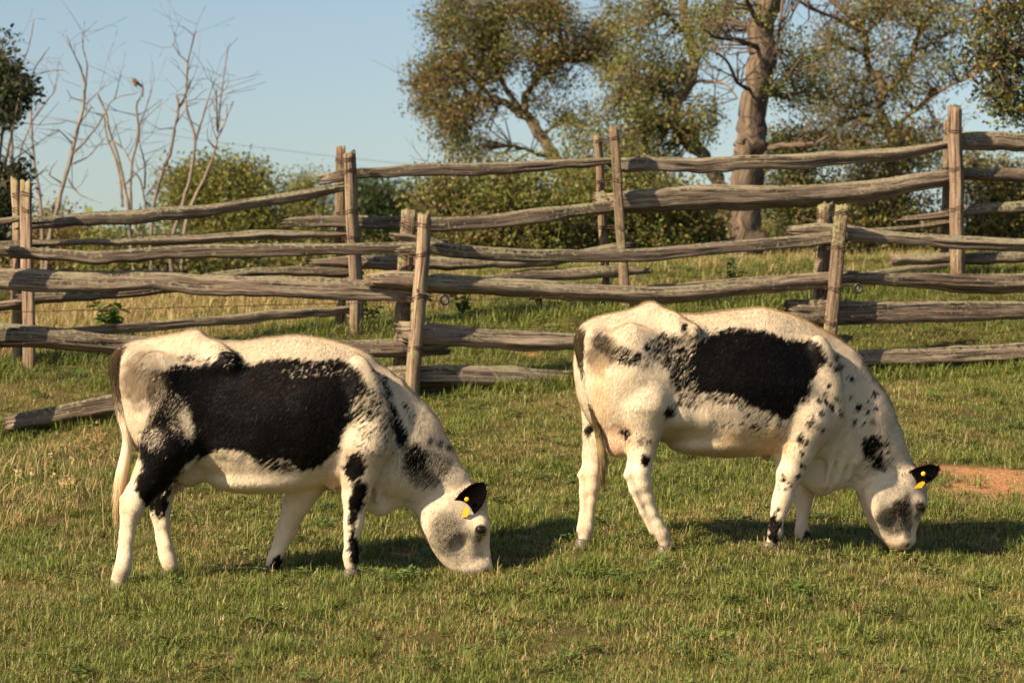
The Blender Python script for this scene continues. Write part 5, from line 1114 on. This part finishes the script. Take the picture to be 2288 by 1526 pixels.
def broadleaf(seed, n, hgt, size, c, fl=None):
    def f(root, p, s):
        rng = np.random.default_rng(seed); st = MB(); lf = MB(); fw = MB()
        for k in range(n):
            a = rng.uniform(0, 6.28); l = hgt * rng.uniform(.4, 1); tip = p + np.array((math.cos(a) * l * .45, math.sin(a) * l * .45, l)); path = smooth_path([p - (0, 0, .03), (p + tip) / 2 + np.array((0, 0, .05 * l)), tip], 8); st.tube(path, np.linspace(.006, .0025, 8), 5, np.array(c) * .9)
            for q in range(7):
                i = rng.integers(2, 8); d = rng.normal(0, 1, 3); d[2] = d[2] * .3 + .1; d /= np.linalg.norm(d); u = np.cross(d, (0, 0, 1.)); u /= np.linalg.norm(u); L_ = size * rng.uniform(.6, 1.2); b0 = path[i]
                lf.add(np.array([b0, b0 + d * L_ * .35 + u * L_ * .36 + (0, 0, .01), b0 + d * L_ * .75 + u * L_ * .25, b0 + d * L_ - (0, 0, L_ * .2), b0 + d * L_ * .75 - u * L_ * .25, b0 + d * L_ * .35 - u * L_ * .36 + (0, 0, .01), b0 + d * L_ * .45 - (0, 0, .008)]), [(0, 1, 6), (1, 2, 6), (2, 3, 6), (3, 4, 6), (4, 5, 6), (5, 0, 6)], np.array(c) * rng.uniform(.6, 1.35))
            if fl is not None:
                for q in range(14):
                    e = tip + rng.normal(0, 1, 3) * (.05, .05, .015); fw.add(e + np.array([(-.012, 0, 0), (0, .01, .006), (.012, 0, 0), (0, -.01, .006)]), [(0, 1, 2, 3)], np.array(fl) * rng.uniform(.6, 1.3))
        st.build('stem', M['grass'], root)['kind'] = 'stuff'; lf.build('foliage', M['grass'], root, smooth=False)['kind'] = 'stuff'
        if fl is not None: fw.build('flower_head', M['grass'], root, smooth=False)['kind'] = 'stuff'
    return f
weed('leafy_weed', 'broad leaved green weed behind the rails below the dead trees', 252, 722, 23.3, broadleaf(1, 14, .34, .12, (.07, .12, .02)))
weed('leafy_weed', 'green weed with small leaves right of the near middle post', 1030, 705, 23.4, broadleaf(2, 10, .30, .07, (.075, .12, .025)))
weed('leafy_weed', 'withered dark weed hanging under the rail at mid picture', 1205, 690, 23.6, broadleaf(3, 8, .26, .06, (.05, .035, .02)))
weed('leafy_weed', 'dark fern like weed before the trunk base', 1640, 645, 25.2, broadleaf(4, 8, .30, .07, (.03, .055, .018)))
weed('flowering_weed', 'yellow flowered weed poking above the rail, left one', 1150, 690, 24.6, broadleaf(5, 3, .72, .05, (.11, .11, .03), (.34, .26, .03)))
weed('flowering_weed', 'yellow flowered weed poking above the rail, right one', 1232, 690, 24.8, broadleaf(6, 4, .74, .05, (.11, .11, .03), (.34, .26, .03)))
weed('flowering_weed', 'yellow green weed at the foot of the middle far post', 825, 745, 22.9, broadleaf(7, 6, .26, .06, (.12, .15, .025), (.34, .28, .03)))

# ------------------------------------------------------------------ bird on the dead tree, overhead wire
bp_ = at(303, 192, 40.0); s_ = F_PX / 40.0
root = empty('bird', bp_, 'small brown bird perched on a dead branch tip against the sky', 'bird')
th = np.linspace(0, 1, 12); prof = np.array([.006, .03, .042, .048, .046, .04, .033, .032, .036, .034, .022, .004])
path = bp_ + np.stack([.07 * (.5 - th) * 1.2, 0 * th, .02 + .10 * th - .02 * np.sin(th * 3)], 1)
mb = MB(); mb.tube(path, prof, 12, (.17, .09, .045)); mb.build('body', M['feather'], root)
mb = MB(); mb.tube([bp_ + (.035, 0, .03), bp_ + (.075, .0, -.005), bp_ + (.12, 0, -.045)], [.016, .015, .012], 8, (.12, .07, .04), flat=.4); mb.build('tail', M['feather'], root)
mb = MB(); mb.tube([bp_ + (-.055, 0, .115), bp_ + (-.085, 0, .108)], [.007, .001], 6, (.05, .035, .02)); mb.build('beak', M['feather'], root)
for dy in (-.012, .012):
    mb = MB(); mb.tube([bp_ + (0, dy, .03), bp_ + (.004, dy, 0), bp_ + (.0, dy, -.025)], .003, 5, (.06, .04, .03)); mb.build('leg', M['feather'], root)
    mb = MB(); mb.tube([bp_ + (-.03, dy * 3.2, .085), bp_ + (.01, dy * 3.6, .05), bp_ + (.06, dy * 2, .012)], [.012, .022, .004], 8, (.10, .055, .03), flat=.5); mb.build('wing', M['feather'], root)
mb = MB(); a, b_ = at(-600, 130, 75.), at(2600, 430, 75.)
tt = np.linspace(0, 1, 60)[:, None]; wp = a + (b_ - a) * tt - np.array((0, 0, 1.2)) * (4 * tt * (1 - tt)); mb.tube(wp, .006, 5, (.5, .5, .5))
tag(mb.build('overhead_wire', M['wire'], None), 'thin overhead wire crossing the sky behind the dead trees', 'wire')

# ------------------------------------------------------------------ grass
rng = np.random.default_rng(5)
def tuft(name, n, rad, l0, l1, wd, pal, lean, up=.6):
    V = []; F = []; C = []
    pal = np.array(pal)
    for k in range(n):
        a = rng.uniform(0, 6.283); r = rad * math.sqrt(rng.random()); b0 = np.array((r * math.cos(a), r * math.sin(a), -.008))
        l = rng.uniform(l0, l1); az = rng.uniform(0, 6.283); dr = np.array((math.cos(az), math.sin(az), 0)); sd = np.array((-dr[1], dr[0], 0))
        th0 = rng.uniform(.05, lean); th1 = th0 + rng.uniform(.1, 1.3)
        m1 = b0 + (dr * math.sin(th0) + np.array((0, 0, math.cos(th0)))) * l * .55
        t1 = m1 + (dr * math.sin(th1) + np.array((0, 0, math.cos(th1)))) * l * .45
        w = wd * rng.uniform(.6, 1.3); i = len(V)
        V += [b0 - sd * w / 2, b0 + sd * w / 2, m1 + sd * w * .42, m1 - sd * w * .42, t1]
        F += [(i, i + 1, i + 2, i + 3), (i + 3, i + 2, i + 4)]
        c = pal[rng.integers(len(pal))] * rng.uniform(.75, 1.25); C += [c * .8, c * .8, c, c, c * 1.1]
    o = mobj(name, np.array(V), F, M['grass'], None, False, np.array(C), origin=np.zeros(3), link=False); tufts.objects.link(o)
tufts = bpy.data.collections.new('grass_tufts')
G = [(.118, .152, .024), (.155, .19, .032), (.088, .12, .019), (.205, .22, .048), (.145, .16, .03)]
Y = [(.36, .28, .11), (.46, .35, .17), (.30, .23, .085), (.25, .20, .06), (.40, .26, .11)]
Mx = G + G[:3] + Y[:3]
for k in range(4): tuft('grass_tuft_%02d' % k, 60, .10, .03, .07, .0034, G + G + G + Y[:2], 1.35)
for k in range(4, 7): tuft('grass_tuft_%02d' % k, 60, .10, .028, .068, .0033, G + Mx, 1.45)
for k in range(7, 10): tuft('grass_tuft_%02d' % k, 58, .10, .025, .062, .0032, Y + G, 1.5)
for k in range(10, 12): tuft('grass_tuft_%02d' % k, 46, .08, .06, .12, .0040, G, .9)
for k in range(12, 14): tuft('grass_tuft_%02d' % k, 30, .09, .06, .15, .0036, Y + Y + G[:1], .8)
def rosette(name, n, pal):                # clover and small broad-leaved weeds
    V = []; F = []; C = []; pal = np.array(pal)
    for k in range(n):
        a = rng.uniform(0, 6.283); r = .06 * math.sqrt(rng.random()); c = np.array((r * math.cos(a), r * math.sin(a), rng.uniform(.015, .045))); d = np.array((math.cos(a), math.sin(a), rng.uniform(-.2, .5))); u = np.array((-d[1], d[0], rng.normal(0, .2))); l = rng.uniform(.012, .028); i = len(V)
        V += [c - d * l * .4, c + u * l * .4, c + d * l * .6, c - u * l * .4]; F.append((i, i + 1, i + 2, i + 3)); q = pal[rng.integers(len(pal))] * rng.uniform(.7, 1.3); C += [q] * 4
    o = mobj(name, np.array(V), F, M['grass'], None, False, np.array(C), origin=np.zeros(3), link=False); tufts.objects.link(o)
rosette('grass_tuft_14', 40, [(.06, .11, .02), (.08, .14, .025), (.12, .16, .03)])
rosette('grass_tuft_15', 26, [(.14, .16, .03), (.10, .13, .03), (.20, .17, .05)])
tuft('grass_tuft_16', 9, .10, .08, .16, .003, Y, 1.5)
pts = []; idx_ = []; scl = []
def band(y0, y1, dens):
    w = lambda y: .2 * y + 1.9
    A_ = (w(y0) + w(y1)) * (y1 - y0); n = int(A_ * dens)
    y = rng.uniform(y0, y1, n); x = rng.uniform(-1, 1, n) * w(y); return x, y
for y0, y1, dn in ((9.8, 11.5, 170), (11.5, 13.5, 250), (13.5, 16, 250), (16, 19, 210), (19, 23, 170), (23, 27, 130), (27, 34, 75), (34, 46, 26)):
    x, y = band(y0, y1, dn); p3 = np.stack([x, y, 0 * x], -1)
    dry = fbm(p3 * np.array((1.1, .8, 1)), 40) * .62 + fbm(p3 * 4.5, 41) * .38
    lng = fbm(p3 * 2.3, 50)
    sm = soil_mask(x, y)
    behind = np.interp(x, [p[0] for p in P2], [p[1] for p in P2])
    infence = y - behind
    fence1 = np.interp(x, [p[0] for p in P1], [p[1] for p in P1]); near_f = np.minimum(np.abs(y - fence1), np.abs(y - behind))
    r_ = rng.random(len(x))
    k = np.where(dry < .49 + .11 * (r_ - .5), rng.integers(0, 4, len(x)), np.where(dry < .555 + .11 * (r_ - .5), rng.integers(4, 7, len(x)), rng.integers(7, 10, len(x))))
    k = np.where((lng > .60) & (rng.random(len(x)) < .25), rng.integers(10, 12, len(x)), k)
    k = np.where((near_f < .35) & (rng.random(len(x)) < .5), rng.integers(10, 12, len(x)), k)
    q_ = rng.random(len(x)); k = np.where(q_ < .07, rng.integers(14, 16, len(x)), np.where(q_ < .095, 16, k))
    pxx, pyy = project(np.stack([x, y, ground(x, y)], -1))
    wild = ((pxx < 250 + 60 * np.sin(y * 9)) & (y > 15.0) & (y < 19.0)) & (rng.random(len(x)) < .13)
    k = np.where(wild, rng.integers(12, 14, len(x)), k)
    k = np.where((infence > .5) & (rng.random(len(x)) < sstep(.5, 2.0, infence) * (.62 - .5 * sstep(700, 1200, pxx))), rng.integers(12, 14, len(x)), k)
    sc_ = rng.uniform(.65, 1.25, len(x)) * np.where(infence > .6, 1 + .35 * sstep(.6, 2.5, infence) * (1 - sstep(700, 1200, pxx)), 1) * np.where(wild, 1.1, 1) * np.where((near_f < .3) & (y > 20), 1.25, 1)
    keep = rng.random(len(x)) > sm * .86
    pts.append(np.stack([x, y, ground(x, y)], -1)[keep]); idx_.append(k[keep]); scl.append(sc_[keep])
pts = np.concatenate(pts); idx_ = np.concatenate(idx_); scl = np.concatenate(scl); n = len(pts)
rot = np.stack([rng.normal(0, .14, n), rng.normal(0, .14, n), rng.uniform(0, 6.283, n)], -1)
me = bpy.data.meshes.new('grass'); me.vertices.add(n); me.vertices.foreach_set('co', pts.astype(np.float32).ravel())
me.attributes.new('rot', 'FLOAT_VECTOR', 'POINT').data.foreach_set('vector', rot.astype(np.float32).ravel())
me.attributes.new('scl', 'FLOAT', 'POINT').data.foreach_set('value', scl.astype(np.float32))
me.attributes.new('idx', 'INT', 'POINT').data.foreach_set('value', idx_.astype(np.int32))
grass = bpy.data.objects.new('grass', me); col.objects.link(grass)
tag(grass, 'short grazed pasture grass, green mixed with dry straw blades', 'grass', kind='stuff')
ng = bpy.data.node_groups.new('grass_scatter', 'GeometryNodeTree')
ng.interface.new_socket('Geometry', in_out='INPUT', socket_type='NodeSocketGeometry'); ng.interface.new_socket('Geometry', in_out='OUTPUT', socket_type='NodeSocketGeometry')
gi = ng.nodes.new('NodeGroupInput'); go = ng.nodes.new('NodeGroupOutput'); ip = ng.nodes.new('GeometryNodeInstanceOnPoints'); ci = ng.nodes.new('GeometryNodeCollectionInfo')
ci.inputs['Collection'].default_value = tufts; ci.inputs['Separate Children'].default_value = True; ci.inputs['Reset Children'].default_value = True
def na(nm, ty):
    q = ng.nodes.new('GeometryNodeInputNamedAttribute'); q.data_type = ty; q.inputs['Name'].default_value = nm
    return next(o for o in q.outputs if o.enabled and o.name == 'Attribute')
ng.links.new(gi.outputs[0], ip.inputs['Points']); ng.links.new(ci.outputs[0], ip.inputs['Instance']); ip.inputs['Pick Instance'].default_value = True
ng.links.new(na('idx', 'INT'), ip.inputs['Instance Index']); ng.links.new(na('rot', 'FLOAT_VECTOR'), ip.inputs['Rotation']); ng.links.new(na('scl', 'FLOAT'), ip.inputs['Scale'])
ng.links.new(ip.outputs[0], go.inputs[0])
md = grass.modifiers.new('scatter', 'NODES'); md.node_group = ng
